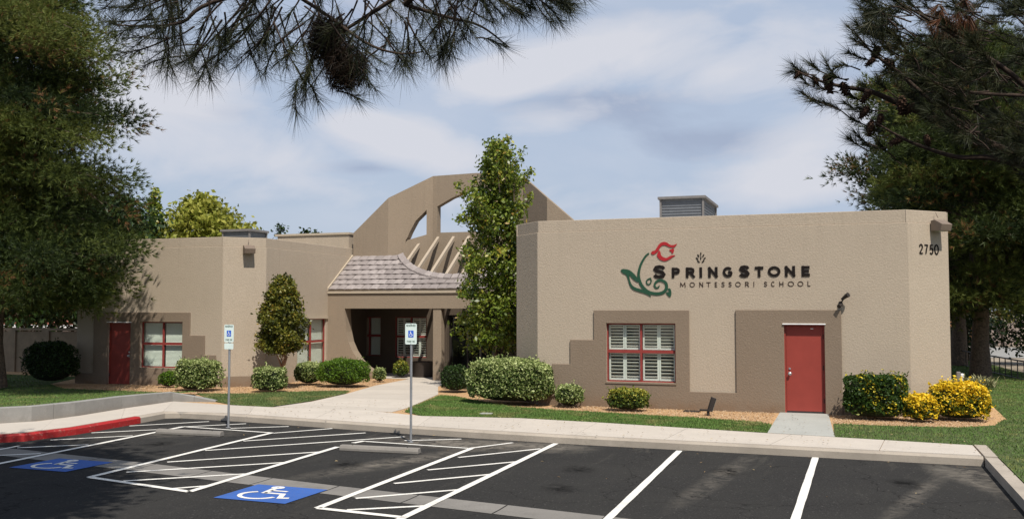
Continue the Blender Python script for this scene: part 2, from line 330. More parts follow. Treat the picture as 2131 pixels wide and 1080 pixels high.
# ------------------------------------------------------------------ object helpers
def tag(o, label=None, cat=None, group=None, kind=None):
    if label: o['label'] = label
    if cat: o['category'] = cat
    if group: o['group'] = group
    if kind: o['kind'] = kind
    return o
def par(o, parent):
    if parent is not None:
        o.parent = parent
        o.matrix_parent_inverse = WORLD[parent.name].inverted() if parent.name in WORLD else Matrix()
WORLD = {}
def empty(name, loc, label=None, cat=None, group=None, kind=None):
    o = bpy.data.objects.new(name, None); COL.objects.link(o); o.location = loc; o.empty_display_size = .3
    WORLD[o.name] = Matrix.Translation(loc)
    return tag(o, label, cat, group, kind)
def link(name, me, mat, parent=None, label=None, kind=None):
    if mat is not None and not me.materials: me.materials.append(mat)
    o = bpy.data.objects.new(name, me); COL.objects.link(o); WORLD[o.name] = Matrix()
    par(o, parent)
    if label: o['label'] = label
    if kind: o['kind'] = kind
    return o
class MB:
    """collects shapes into one mesh"""
    def __init__(s): s.v = []; s.f = []; s.sm = []
    def add(s, vs, fs, smooth=False):
        o = len(s.v); s.v += [tuple(p) for p in vs]; s.f += [tuple(i + o for i in f) for f in fs]; s.sm += [smooth] * len(fs); return s
    def box(s, a, b):
        x0, y0, z0 = a; x1, y1, z1 = b
        return s.add([(x0, y0, z0), (x1, y0, z0), (x1, y1, z0), (x0, y1, z0), (x0, y0, z1), (x1, y0, z1), (x1, y1, z1), (x0, y1, z1)],
                     [(0, 3, 2, 1), (4, 5, 6, 7), (0, 1, 5, 4), (1, 2, 6, 5), (2, 3, 7, 6), (3, 0, 4, 7)])
    def obox(s, o, u, n, a, b):
        """box in a wall frame: o origin, u along, n outward; a,b = (along, z, out)"""
        o = Vector(o); u = Vector(u); n = Vector(n); vs = []
        for out in (a[2], b[2]):
            for (x, z) in ((a[0], a[1]), (b[0], a[1]), (b[0], b[1]), (a[0], b[1])):
                vs.append(o + u * x + Vector((0, 0, z)) + n * out)
        return s.add(vs, [(0, 1, 2, 3), (7, 6, 5, 4), (0, 4, 5, 1), (1, 5, 6, 2), (2, 6, 7, 3), (3, 7, 4, 0)])
    def prism(s, pts, off, smooth=False):
        """closed prism from 3D polygon pts extruded by vector off"""
        off = Vector(off); P = [Vector(p) for p in pts]; n = len(P)
        tri = tessellate_polygon([P])
        vs = P + [p + off for p in P]
        fs = [tuple(t) for t in tri] + [tuple(n + i for i in reversed(t)) for t in tri]
        fs += [(i, (i + 1) % n, n + (i + 1) % n, n + i) for i in range(n)]
        return s.add(vs, fs, smooth)
    def tube(s, pts, rads, seg=8, cap=True):
        P = [Vector(p) for p in pts]; vs = []; fs = []
        for i, p in enumerate(P):
            t = (P[min(i + 1, len(P) - 1)] - P[max(i - 1, 0)]).normalized()
            a = t.cross(Vector((0, 0, 1)) if abs(t.z) < .9 else Vector((1, 0, 0))).normalized(); c = t.cross(a)
            r = rads[i] if hasattr(rads, '__len__') else rads
            for k in range(seg):
                an = 2 * math.pi * k / seg; vs.append(p + a * (r * math.cos(an)) + c * (r * math.sin(an)))
        for i in range(len(P) - 1):
            for k in range(seg):
                k2 = (k + 1) % seg; fs.append((i * seg + k, i * seg + k2, (i + 1) * seg + k2, (i + 1) * seg + k))
        s.add(vs, fs, True)
        if cap:
            s.add(vs[:seg], [tuple(reversed(range(seg)))]); s.add(vs[-seg:], [tuple(range(seg))])
        return s
    def mesh(s, name):
        me = bpy.data.meshes.new(name); me.from_pydata(s.v, [], s.f); me.validate(verbose=False)
        bm = bmesh.new(); bm.from_mesh(me); bmesh.ops.recalc_face_normals(bm, faces=bm.faces); bm.to_mesh(me); bm.free()
        if any(s.sm) and len(me.polygons) == len(s.sm): me.polygons.foreach_set('use_smooth', s.sm)
        return me
    def build(s, name, mat, parent=None, bevel=0, **kw):
        o = link(name, s.mesh(name), mat, parent, **kw)
        if bevel:
            md = o.modifiers.new('bevel', 'BEVEL'); md.width = bevel; md.segments = 2; md.limit_method = 'ANGLE'; md.angle_limit = R_(50)
        return o
def npmesh(name, V, nper, var, mat):
    """V (K*nper,3) float array, faces are consecutive groups of nper vertices"""
    me = bpy.data.meshes.new(name); nv = len(V); nf = nv // nper
    me.vertices.add(nv); me.vertices.foreach_set('co', np.asarray(V, np.float32).ravel())
    me.loops.add(nv); me.loops.foreach_set('vertex_index', np.arange(nv, dtype=np.int32))
    me.polygons.add(nf); me.polygons.foreach_set('loop_start', np.arange(0, nv, nper, dtype=np.int32))
    me.update(calc_edges=True)
    a = me.attributes.new('var', 'FLOAT', 'POINT'); a.data.foreach_set('value', np.repeat(np.clip(var, 0, 1), nper).astype(np.float32))
    me.materials.append(mat); return me
def unit(a): return a / np.maximum(np.linalg.norm(a, axis=-1, keepdims=True), 1e-9)
def needles(org, dirs, n, length, width, spread, rng, var, along=0.0):
    """n thin triangles from each origin, spread about dirs"""
    K = len(org); o = np.repeat(org, n, 0); d = np.repeat(unit(dirs), n, 0)
    o = o + d * rng.uniform(-along, along, (K * n, 1))
    dd = unit(d + rng.normal(0, spread, (K * n, 3)))
    L = length * rng.uniform(.6, 1.1, (K * n, 1)); s = unit(np.cross(dd, rng.normal(0, 1, (K * n, 3)))) * (width / 2)
    tip = o + dd * L; tip[:, 2] -= .06 * L[:, 0]
    V = np.stack([o - s, o + s, tip], 1).reshape(-1, 3)
    v = np.repeat(var, n) + rng.normal(0, .08, K * n)
    return V, v
def leaves(cen, size, rng, var, upbias=.3, elong=1.6):
    K = len(cen); nrm = unit(rng.normal(0, 1, (K, 3)) + np.array([0, 0, upbias]))
    a = unit(np.cross(nrm, rng.normal(0, 1, (K, 3)))); b = np.cross(nrm, a)
    s = size * rng.uniform(.65, 1.2, (K, 1))
    fold = nrm * s * .15
    V = np.stack([cen - a * s * elong / 2, cen + b * s * .42 + fold, cen + a * s * elong / 2, cen - b * s * .42 + fold], 1).reshape(-1, 3)
    return V, var + rng.normal(0, .10, K)

def poly_sheet(name, pts, z, mat, **kw):
    P = [Vector((p[0], p[1], z if len(p) < 3 else p[2])) for p in pts]
    parent = kw.pop('parent', None)
    tri = tessellate_polygon([P]); me = bpy.data.meshes.new(name); me.from_pydata(P, [], [tuple(t) for t in tri])
    bm = bmesh.new(); bm.from_mesh(me); bmesh.ops.recalc_face_normals(bm, faces=bm.faces)
    if sum(f.normal.z for f in bm.faces) < 0: bmesh.ops.reverse_faces(bm, faces=bm.faces)
    bm.to_mesh(me); bm.free()
    return link(name, me, mat, parent, **kw)

# ================================================================== SETTING: ground
ground = poly_sheet('ground', [(-900, -300), (900, -300), (900, 1500), (-900, 1500)], -.42, M['ground'], kind='structure')
lot = poly_sheet('parking_lot', [(-60, -40), (60, -40), (60, 21.5), (-60, 21.5)], -.15, M['asphalt'], kind='structure')

# kerb line (outer face at lot level)
kerb = [(-60, 10.0), (-24, 11.2), (-18.2, 13.4), (-16.6, 14.7), (-15.75, 15.6), (-15.55, 16.8), (-15.65, 18.5), (-15.8, 20.0),
        (-15.5, 20.18), (-14.4, 20.12), (-13.0, 19.95), (-11.0, 19.62), (-9.0, 19.30), (-7.0, 19.08), (-5.1, 18.92), (-2.0, 18.80), (2.12, 18.62)]
# ground of the planted areas behind the walks
island = kerb[:-1] + [(2.05, 18.80), (2.30, 20.0), (60, 20.0), (60, 60), (6.2, 60), (6.2, 34), (-8.6, 33), (-8.6, 36), (-18.2, 36), (-60, 36)]
bed = [(p[0] - (.10 if i < 8 else 0), p[1] + .10) for i, p in enumerate(kerb[:-1])] + [(2.05, 18.9), (2.9, 20.3), (3.35, 24.5), (3.55, 30), (3.55, 38), (-60, 38)]
poly_sheet('planting_bed', bed, -.012, M['gravel'], kind='structure')

def offset_line(pts, d):
    out = []
    for i, p in enumerate(pts):
        a = Vector(pts[max(i - 1, 0)]); b = Vector(pts[min(i + 1, len(pts) - 1)])
        t = (b - a).normalized(); out.append((p[0] - t.y * d, p[1] + t.x * d))
    return out
def resample(pts, step):
    out = [Vector(pts[0])]; 
    for a, b in zip(pts[:-1], pts[1:]):
        a = Vector(a); b = Vector(b); n = max(1, int((b - a).length / step))
        for k in range(1, n + 1): out.append(a.lerp(b, k / n))
    return [tuple(p) for p in out]
# kerb stones
kroot = empty('kerb', (-6, 19, -.15), kind='structure')
kk = resample(kerb, .5)
inner = offset_line(kk, .16)
seg = 0; i = 0
while i < len(kk) - 1:
    j = min(i + 6, len(kk) - 1)
    red = kk[i][0] < -15.2 and kk[i][1] < 20.19 and kk[j][0] < -14.0
    if kk[i][0] < -15.3 and kk[j][0] > -15.6 and kk[j][1] > 20.1: red = True
    mb = MB(); top = .004
    A = kk[i:j + 1]; B = inner[i:j + 1]; n = len(A); vs = []
    for a, b in zip(A, B):
        ax, ay = Vector(a).lerp(Vector(b), .25)
        vs += [(a[0], a[1], -.17), (a[0] * .98 + b[0] * .02, a[1] * .98 + b[1] * .02, top - .035), (ax, ay, top), (b[0], b[1], top), (b[0], b[1], -.17)]
    fs = []
    for q in range(n - 1):
        for r in range(4): fs.append((q * 5 + r, q * 5 + r + 1, (q + 1) * 5 + r + 1, (q + 1) * 5 + r))
    fs += [(0, 1, 2, 3, 4), tuple((n - 1) * 5 + r for r in (4, 3, 2, 1, 0))]
    mb.add(vs, fs); mb.build('kerb_section', M['redkerb'] if red else M['kerb'], kroot, label='red painted kerb section' if red else None)
    i = j
# right-hand kerb running back towards the camera
mb = MB(); mb.box((2.14, -5, -.17), (2.34, 18.60, .006)); mb.build('kerb_section', M['kerb'], kroot)
mb = MB(); mb.box((2.14, 18.63, -.17), (2.34, 20.15, .022)); mb.build('kerb_section', M['kerb'], kroot)

# sidewalk slabs
sw = empty('sidewalk', (-6, 20, 0), kind='structure')
outer = [(-60, 10.2), (-24, 11.4), (-18.3, 13.6), (-16.75, 14.85), (-15.95, 15.7), (-15.73, 16.8), (-15.83, 18.5), (-15.95, 20.12),
         (-14.4, 20.30), (-13.0, 20.13), (-11.0, 19.80), (-9.0, 19.48), (-7.0, 19.26), (-5.1, 19.10), (-2.0, 18.98), (2.12, 18.80)]
innr = [(-60, 12.2), (-25, 13.4), (-19.3, 15.4), (-17.75, 16.6), (-17.2, 17.4), (-17.15, 18.6), (-17.35, 20.4), (-17.4, 22.35),
        (-15.2, 21.98), (-14.1, 21.90), (-11.4, 22.0), (-9.5, 21.28), (-7.2, 21.62), (-5.2, 21.38), (-1.66, 20.72), (2.12, 20.15)]
cuts_u = []
def interp(L, t):
    i = min(int(t), len(L) - 2); f = t - i; return (L[i][0] * (1 - f) + L[i + 1][0] * f, L[i][1] * (1 - f) + L[i + 1][1] * f)
bounds = [0, .5, 1, 1.5, 2.05, 3.0, 4.4, 6.0, 7, 8.6, 9.7, 11.1, 12.1, 12.95, 13.55, 14.14, 14.6, 15]
g = .0016
for a, b in zip(bounds[:-1], bounds[1:]):
    ts = [a + g] + [k for k in range(int(a) + 1, int(math.ceil(b))) if a < k < b] + [b - g]
    O = [interp(outer, t) for t in ts]; I = [interp(innr, t) for t in ts]
    pts = [(x, y, -.05) for x, y in O] + [(x, y, -.05) for x, y in reversed(I)]
    MB().prism(pts, (0, 0, .06)).build('slab', M['conc'], sw)
# path to the porch
wl = [(-14.02, 21.95), (-13.85, 23.6), (-14.15, 26.2), (-14.75, 29.2), (-15.0, 32.4)]
wr = [(-10.55, 21.95), (-10.75, 23.4), (-11.5, 26.9), (-12.7, 29.7), (-12.9, 32.4)]
path = empty('walkway', (-12.5, 26, 0), kind='structure')
for k in range(4):
    for m_ in range(2):
        f0, f1 = m_ / 2 + .004, (m_ + 1) / 2 - .004
        a, b = Vector(wl[k]).lerp(Vector(wl[k + 1]), f0), Vector(wl[k]).lerp(Vector(wl[k + 1]), f1)
        c, d = Vector(wr[k]).lerp(Vector(wr[k + 1]), f0), Vector(wr[k]).lerp(Vector(wr[k + 1]), f1)
        if k == 0 and m_ == 0: a = Vector((-14.0, 22.04)); c = Vector((-10.6, 21.92)); a.y += .0
        MB().prism([(a.x, a.y, -.05), (c.x, c.y, -.05), (d.x, d.y, -.05), (b.x, b.y, -.05)], (0, 0, .054)).build('slab', M['conc'], path)
poly_sheet('porch_floor', [(-18.1, 32.45), (-8.8, 32.45), (-8.8, 36.5), (-18.1, 36.5)], .0, M['conc'], kind='structure')
# concrete pad in front of the red door
padr = MB().prism([(-1.60, 20.78, -.04), (-.30, 20.56, -.04), (-.50, 24.93, -.04), (-1.62, 24.93, -.04)], (0, 0, .052)).build('door_pad', M['pad'], None, kind='structure')

# valley gutter
gut = empty('valley_gutter', (-8, 13.3, -.15), kind='structure')
gl = [(-30, 17.0), (-22, 15.75), (-15.5, 14.78), (-11.3, 14.08), (-7.3, 13.28), (-3.0, 12.52), (2.13, 11.6)]
gr = [(-30, 16.3), (-22, 15.08), (-15.5, 14.10), (-11.3, 13.40), (-7.3, 12.68), (-3.0, 11.92), (2.13, 11.0)]
for k in range(6):
    n = 3 if k < 5 else 1
    for m_ in range(n):
        f0, f1 = m_ / n + .003, (m_ + 1) / n - .003
        a, b = Vector(gl[k]).lerp(Vector(gl[k + 1]), f0), Vector(gl[k]).lerp(Vector(gl[k + 1]), f1)
        c, d = Vector(gr[k]).lerp(Vector(gr[k + 1]), f0), Vector(gr[k]).lerp(Vector(gr[k + 1]), f1)
        m1, m2 = a.lerp(c, .5), b.lerp(d, .5)
        z1, z0 = -.145, -.149
        MB().add([(a.x, a.y, z1), (m1.x, m1.y, z0), (c.x, c.y, z1), (b.x, b.y, z1), (m2.x, m2.y, z0), (d.x, d.y, z1)], [(0, 1, 4, 3), (1, 2, 5, 4)]).build('gutter_slab', M['gutter'], gut)

# painted markings
mk = empty('parking_markings', (-8, 16, -.14), kind='structure')
ZL = -.139
def stripe(a, b, wd=.10, z=ZL, name='stripe'):
    A = GZ(*a, z) if a[0] > 20 or a[1] > 60 else Vector((*a, z)); B = GZ(*b, z) if b[0] > 20 or b[1] > 60 else Vector((*b, z))
    t = (B - A).normalized(); n = Vector((-t.y, t.x, 0)) * wd / 2
    nseg = max(2, int((B - A).length / .4)); vs = []; rr = random.Random(int(a[0] * 7 + b[1] * 3))
    for k in range(nseg + 1):
        p = A.lerp(B, k / nseg); e = 1 + rr.uniform(-.06, .06); vs += [p + n * e, p - n * e]
    return MB().add(vs, [(2 * k, 2 * k + 1, 2 * k + 3, 2 * k + 2) for k in range(nseg)]).build(name, M['line'], mk)
for a, b in [((1157, 922), (820, 1085)), ((982, 932), (661, 1056)), ((661, 1056), (846, 1076)), ((703, 929), (394, 1022)), ((757, 917), (735, 921)), ((565, 900), (186, 992)),
             ((186, 992), (394, 1022)), ((330, 897.5), (3, 963)), ((3, 963), (-200, 1004)), ((383, 887), (356, 892)),
             ((1414, 937), (1215, 1126)), ((1697, 951), (1640, 1126))]: stripe(a, b, .115)
z0 = ZL - .004
for a, b in [((954, 951), (1125, 933)), ((890, 977), (1084, 959)), ((820, 1005), (1033, 985)), ((740, 1036), (966, 1017)), ((722, 1060), (896, 1051)),
             ((751, 917), (975, 932)), ((842, 916), (960, 913)), ((977, 932), (1067, 920.5)),
             ((354.8, 1016), (430, 1010)), ((256, 1000), (529, 984)), ((263, 981.6), (601, 961)), ((348, 960.6), (673, 939)), ((427, 936.6), (842, 908)),
             ((506, 917), (761, 900)), ((567.6, 900.7), (691.5, 891)), ((480, 890.6), (601, 886.7)), ((371, 888), (512, 881)), ((269, 885.7), (435, 876.5)),
             ((190.5, 900), (332, 893)), ((105, 915), (276, 906)), ((36, 931), (184, 924.5)), ((3, 946.5), (85, 943)), ((-60, 950), (3, 946.5)), ((-40, 942), (40, 927)), ((381, 887), (567, 900))]:
    stripe(a, b, .085, z0)
# far stalls continuing along the lot to the right of view: none are seen

def ribbon(mb, pts, wds, mapf, off, closed=False):
    """stroke in 2D mapped by mapf(x,y)->Vector, thickness vector off"""
    P = [Vector(p) for p in pts]; n = len(P); L = []; Rr = []
    for i, p in enumerate(P):
        if closed: a, b = P[i - 1], P[(i + 1) % n]
        else: a, b = P[max(i - 1, 0)], P[min(i + 1, n - 1)]
        t1 = (p - a); t2 = (b - p)
        t1 = t1.normalized() if t1.length > 1e-6 else t2.normalized(); t2 = t2.normalized() if t2.length > 1e-6 else t1
        t = (t1 + t2); t = t.normalized() if t.length > 1e-4 else t1
        nm = Vector((-t.y, t.x)); k = 1 / max(.45, nm.dot(Vector((-t1.y, t1.x))))
        wv = (wds[i] if hasattr(wds, '__len__') else wds) / 2 * k
        L.append(p + nm * wv); Rr.append(p - nm * wv)
    vs = []
    for l, r in zip(L, Rr):
        a = mapf(l.x, l.y); b = mapf(r.x, r.y); vs += [a, b, b + off, a + off]
    fs = []; m_ = n if closed else n - 1
    for i in range(m_):
        j = (i + 1) % n
        for q in range(4): fs.append((i * 4 + q, i * 4 + (q + 1) % 4, j * 4 + (q + 1) % 4, j * 4 + q))
    if not closed: fs += [(0, 1, 2, 3), tuple(reversed(range((n - 1) * 4, n * 4)))]
    mb.add(vs, fs)
def arc(cx, cy, rx, ry, a0, a1, n=14): return [(cx + rx * math.cos(R_(a0 + (a1 - a0) * k / n)), cy + ry * math.sin(R_(a0 + (a1 - a0) * k / n))) for k in range(n + 1)]
def isa(mb, mapf, off, s=1.0):
    """wheelchair pictogram in a unit square, x right y up"""
    hd = arc(.40, .90, .055, .055, 0, 330, 10); ribbon(mb, hd, .07 * s, mapf, off, True)
    ribbon(mb, [(.40, .80), (.44, .47)], .085 * s, mapf, off)
    ribbon(mb, [(.42, .68), (.66, .68)], .06 * s, mapf, off)
    ribbon(mb, [(.43, .50), (.70, .50), (.80, .24), (.91, .28)], .075 * s, mapf, off)
    ribbon(mb, arc(.46, .33, .25, .25, 125, 345, 18), .065 * s, mapf, off)

for cs in ([(-13.35, 14.02), (-12.12, 13.98), (-12.15, 12.90), (-13.38, 12.94)], [(-8.52, 12.98), (-7.30, 12.94), (-7.33, 11.82), (-8.52, 11.86)]):
    zc = -.141
    bl = poly_sheet('blue_square', [(x, y, zc) for x, y in cs], zc, M['blue'], parent=mk, label='blue painted accessible parking square')
    c = [Vector((x, y, zc + .004)) for x, y in cs]
    mf = lambda x, y, c=c: c[3].lerp(c[2], x).lerp(c[0].lerp(c[1], x), y)
    mb = MB(); isa(mb, lambda x, y: mf(x * .98 - .02, y * .92 + .04), Vector((0, 0, .002)), .95)
    e = mb.build('wheelchair_symbol', M['line'], bl)

# retaining kerb by the left lawn
rk = empty('retaining_wall', (-17.3, 19, 0), 'low grey concrete retaining wall curving along the left lawn behind the red kerb', 'retaining wall')
rl = [(-60, 12.4), (-26, 13.6), (-19.6, 15.55), (-18.0, 16.6), (-17.38, 17.4), (-17.28, 18.6), (-17.46, 20.4), (-17.5, 21.6), (-17.5, 22.45), (-16.3, 22.72)]
rh = [.34, .34, .34, .34, .34, .33, .31, .28, .25, .03]
hs = list(zip(rl, rh)); 
dense = [];
for (a, h1), (b, h2) in zip(hs[:-1], hs[1:]):
    n = max(1, int((Vector(b) - Vector(a)).length / .6))
    for k in range(n): dense.append((Vector(a).lerp(Vector(b), k / n), h1 + (h2 - h1) * k / n))
dense.append((Vector(rl[-1]), rh[-1]))
dp = [tuple(p) for p, _ in dense]; dhh = [h for _, h in dense]; back = offset_line(dp, .17)
i = 0
while i < len(dp) - 1:
    j = min(i + 4, len(dp) - 1); vs = []; n = j - i + 1
    for q in range(i, j + 1):
        sh = .006 * (1 if q == i else -1 if q == j else 0); t = Vector(dp[min(q + 1, len(dp) - 1)]) - Vector(dp[max(q - 1, 0)]); t.normalize()
        a = Vector(dp[q]) + t * sh; b = Vector(back[q]) + t * sh
        vs += [(a.x, a.y, -.05), (a.x, a.y, dhh[q] - .015), (a.x * .9 + b.x * .1, a.y * .9 + b.y * .1, dhh[q]), (b.x, b.y, dhh[q]), (b.x, b.y, -.05)]
    fs = [(q * 5 + r, q * 5 + r + 1, (q + 1) * 5 + r + 1, (q + 1) * 5 + r) for q in range(n - 1) for r in range(4)]
    fs += [(0, 1, 2, 3, 4), tuple((n - 1) * 5 + r for r in (4, 3, 2, 1, 0))]
    MB().add(vs, fs).build('wall_section', M['grey'], rk); i = j

# lawns --------------------------------------------------------------
rng = np.random.default_rng(5)
def inside(P, poly):
    x, y = P[:, 0], P[:, 1]; c = np.zeros(len(P), bool); n = len(poly)
    for i in range(n):
        x1, y1 = poly[i][:2]; x2, y2 = poly[(i + 1) % n][:2]
        c ^= ((y1 > y) != (y2 > y)) & (x < (x2 - x1) * (y - y1) / (y2 - y1 + 1e-12) + x1)
    return c
def lawn(name, poly, zf, dens, mat, hgt=.045, base_z=None):
    xs = [p[0] for p in poly]; ys = [p[1] for p in poly]
    N = int((max(xs) - min(xs)) * (max(ys) - min(ys)) * dens)
    P = np.stack([rng.uniform(min(xs), max(xs), N), rng.uniform(min(ys), max(ys), N)], 1)
    jit = P + rng.normal(0, .035, P.shape); P = P[inside(jit, poly)]
    z = zf(P[:, 0], P[:, 1]); org = np.column_stack([P, z])
    clump = .5 + .5 * np.sin(P[:, 0] * 3.1 + np.sin(P[:, 1] * 2.3) * 2) * np.sin(P[:, 1] * 4.3 + P[:, 0])
    V, v = needles(org, np.tile([0, 0, 1.0], (len(P), 1)), 1, hgt, .016, .45, rng, .25 + .35 * clump + rng.uniform(0, .3, len(P)))
    return link(name, npmesh(name, V, 3, v, mat), None, kind='stuff')
def strip_sheet(name, poly, zf, mat):
    """finely cut sheet following zf"""
    xs = [p[0] for p in poly]; ys = [p[1] for p in poly]
    bm = bmesh.new(); vs = [bm.verts.new((p[0], p[1], 0)) for p in poly]; bm.faces.new(vs)
    for ax, lo, hi in ((0, min(xs), max(xs)), (1, min(ys), max(ys))):
        k = lo + 1.0
        while k < hi:
            co = (k, 0, 0) if ax == 0 else (0, k, 0); no = (1, 0, 0) if ax == 0 else (0, 1, 0)
            bmesh.ops.bisect_plane(bm, geom=bm.verts[:] + bm.edges[:] + bm.faces[:], plane_co=co, plane_no=no); k += 1.0
    bmesh.ops.triangulate(bm, faces=bm.faces[:])
    for v in bm.verts: v.co.z = float(zf(np.array([v.co.x]), np.array([v.co.y]))[0])
    bmesh.ops.recalc_face_normals(bm, faces=bm.faces)
    if sum(f.normal.z for f in bm.faces) < 0: bmesh.ops.reverse_faces(bm, faces=bm.faces[:])
    me = bpy.data.meshes.new(name); bm.to_mesh(me); bm.free()
    return link(name, me, mat, None, kind='structure')
flat = lambda x, y: np.full(len(x), .004)
LR1 = [(-9.5, 21.32), (-10.35, 22.1), (-10.68, 23.4), (-11.3, 26.6), (-10.8, 26.4), (-9.7, 25.4), (-8.4, 24.2), (-7.0, 23.75), (-5.1, 23.35), (-3.4, 23.1), (-1.85, 22.65), (-1.62, 22.3),
       (-1.60, 20.80), (-3.6, 21.12), (-5.9, 21.52), (-7.3, 21.68)]
LR2 = [(-.30, 20.55), (-.36, 22.95), (.8, 22.95), (2.2, 23.15), (2.95, 23.8), (3.3, 25.2), (3.5, 30), (3.0, 33.5), (3.0, 60), (6.5, 60), (8, 40), (14, 20.4), (14, 16), (2.36, 16), (2.36, 20.17)]
rf = lambda x, y: .004 - np.clip((y - 24) / 25, 0, 1) * .33 
LL = [(-16.35, 22.78), (-15.2, 22.05), (-14.1, 21.97), (-13.95, 23.7), (-14.22, 26.2), (-14.5, 27.0), (-15.1, 26.9), (-16.1, 26.1), (-17.2, 25.0), (-18.4, 24.7)]
slope = lambda x, y: np.clip(.30 - .32 * np.clip((y - np.interp(x, [-60, -26, -19.6, -17.4], [12.6, 13.8, 15.8, 20.0])) / 9.0, 0, 1), -.01, .3)
LF = [(-17.6, 22.3), (-17.63, 21.5), (-17.6, 20.4), (-17.43, 18.6), (-17.53, 17.5), (-18.1, 16.8), (-19.7, 15.75), (-26, 13.8), (-45, 13.2), (-45, 30), (-27, 29.5), (-25.5, 26.3), (-23.6, 24.9), (-20.5, 24.9), (-18.2, 24.6)]
slopeL = lambda x, y: np.where(x > -17.2, .004, slope(x, y))
for nm, poly, zf, dn, mt in (('lawn_right', LR1, flat, 1500, 'grass'), ('lawn_side', LR2, rf, 420, 'grass'), ('lawn_island', LL, flat, 900, 'drygrass'), ('lawn_left', LF, slope, 300, 'grass')):
    strip_sheet(nm, poly, zf, M['turf'])
    lawn('grass', poly, zf, dn, M[mt], .05)
rng = np.random.default_rng(77)
# loose gravel of the bed: small stones where they show
def stones(poly, N):
    xs = [p[0] for p in poly]; ys = [p[1] for p in poly]
    P = np.stack([rng.uniform(min(xs), max(xs), N), rng.uniform(min(ys), max(ys), N)], 1); P = P[inside(P, poly)]
    c = np.column_stack([P, np.full(len(P), -.004)]); s = rng.uniform(.008, .026, (len(P), 1))
    a = rng.normal(0, 1, (len(P), 4, 3)); a[:, :, 2] = np.abs(a[:, :, 2]) * .6; a = unit(a) * s[:, None, :]
    base_ = c[:, None, :] + a
    tris = np.stack([base_[:, [0, 1, 2]], base_[:, [0, 2, 3]], base_[:, [0, 1, 3]], base_[:, [1, 2, 3]]], 1).reshape(-1, 3)
    return tris, rng.uniform(0, 1, len(P) * 4)
M['stone'] = foliage('loose_stone', [(0, (.24, .150, .085)), (.5, (.42, .29, .175)), (1, (.56, .44, .31))], .9, 0.0, .1)
vv, va = [], []
for poly, n in (([(-7.3, 24.95), (-7.4, 23.7), (-3.4, 23.0), (-1.7, 22.5), (-1.7, 24.95)], 8500), ([(-.4, 24.9), (-.4, 22.9), (2.4, 23.1), (3.2, 25.5), (2.4, 25.9), (1.4, 24.95)], 9000), ([(-18, 27.5), (-16.2, 26.2), (-14.6, 27.2), (-15.1, 32), (-18, 32)], 8000), ([(-23, 26.9), (-23.5, 24.9), (-18.2, 24.7), (-17, 25.2), (-18.3, 27.5)], 9000)):
    a, b = stones(poly, n); vv.append(a); va.append(b)
link('gravel', npmesh('gravel', np.concatenate(vv), 3, np.concatenate(va), M['stone']), None, kind='stuff')

# dry needles and leaf bits blown over walk, lot edge and lawn
LN = 1300; lp_ = np.column_stack([rng.uniform(-22, 2.2, LN), rng.uniform(14.5, 24.5, LN)])
zz_l = np.where(lp_[:, 1] < np.interp(lp_[:, 0], [-15.8, -11, -5, 2.1], [20.0, 19.6, 18.9, 18.6]), -.146, .045)
kp_ = (lp_[:, 0] > -15.3) & ((zz_l > 0) | (np.abs(lp_[:, 1] - np.interp(lp_[:, 0], [-15.8, -11, -5, 2.1], [19.9, 19.5, 18.8, 18.5])) < .5 * rng.uniform(0, 1, LN)) | (rng.uniform(0, 1, LN) < .10))
V, v = leaves(np.column_stack([lp_, zz_l])[kp_], .028, rng, rng.uniform(0, 1, kp_.sum()), 6, 2.2)
M['litter'] = foliage('dry_litter', [(0, (.10, .06, .03)), (.6, (.26, .18, .09)), (1, (.42, .33, .18))], .9, 0.0, .1)
link('leaf_litter', npmesh('leaf_litter', V, 4, v, M['litter']), None, kind='stuff')

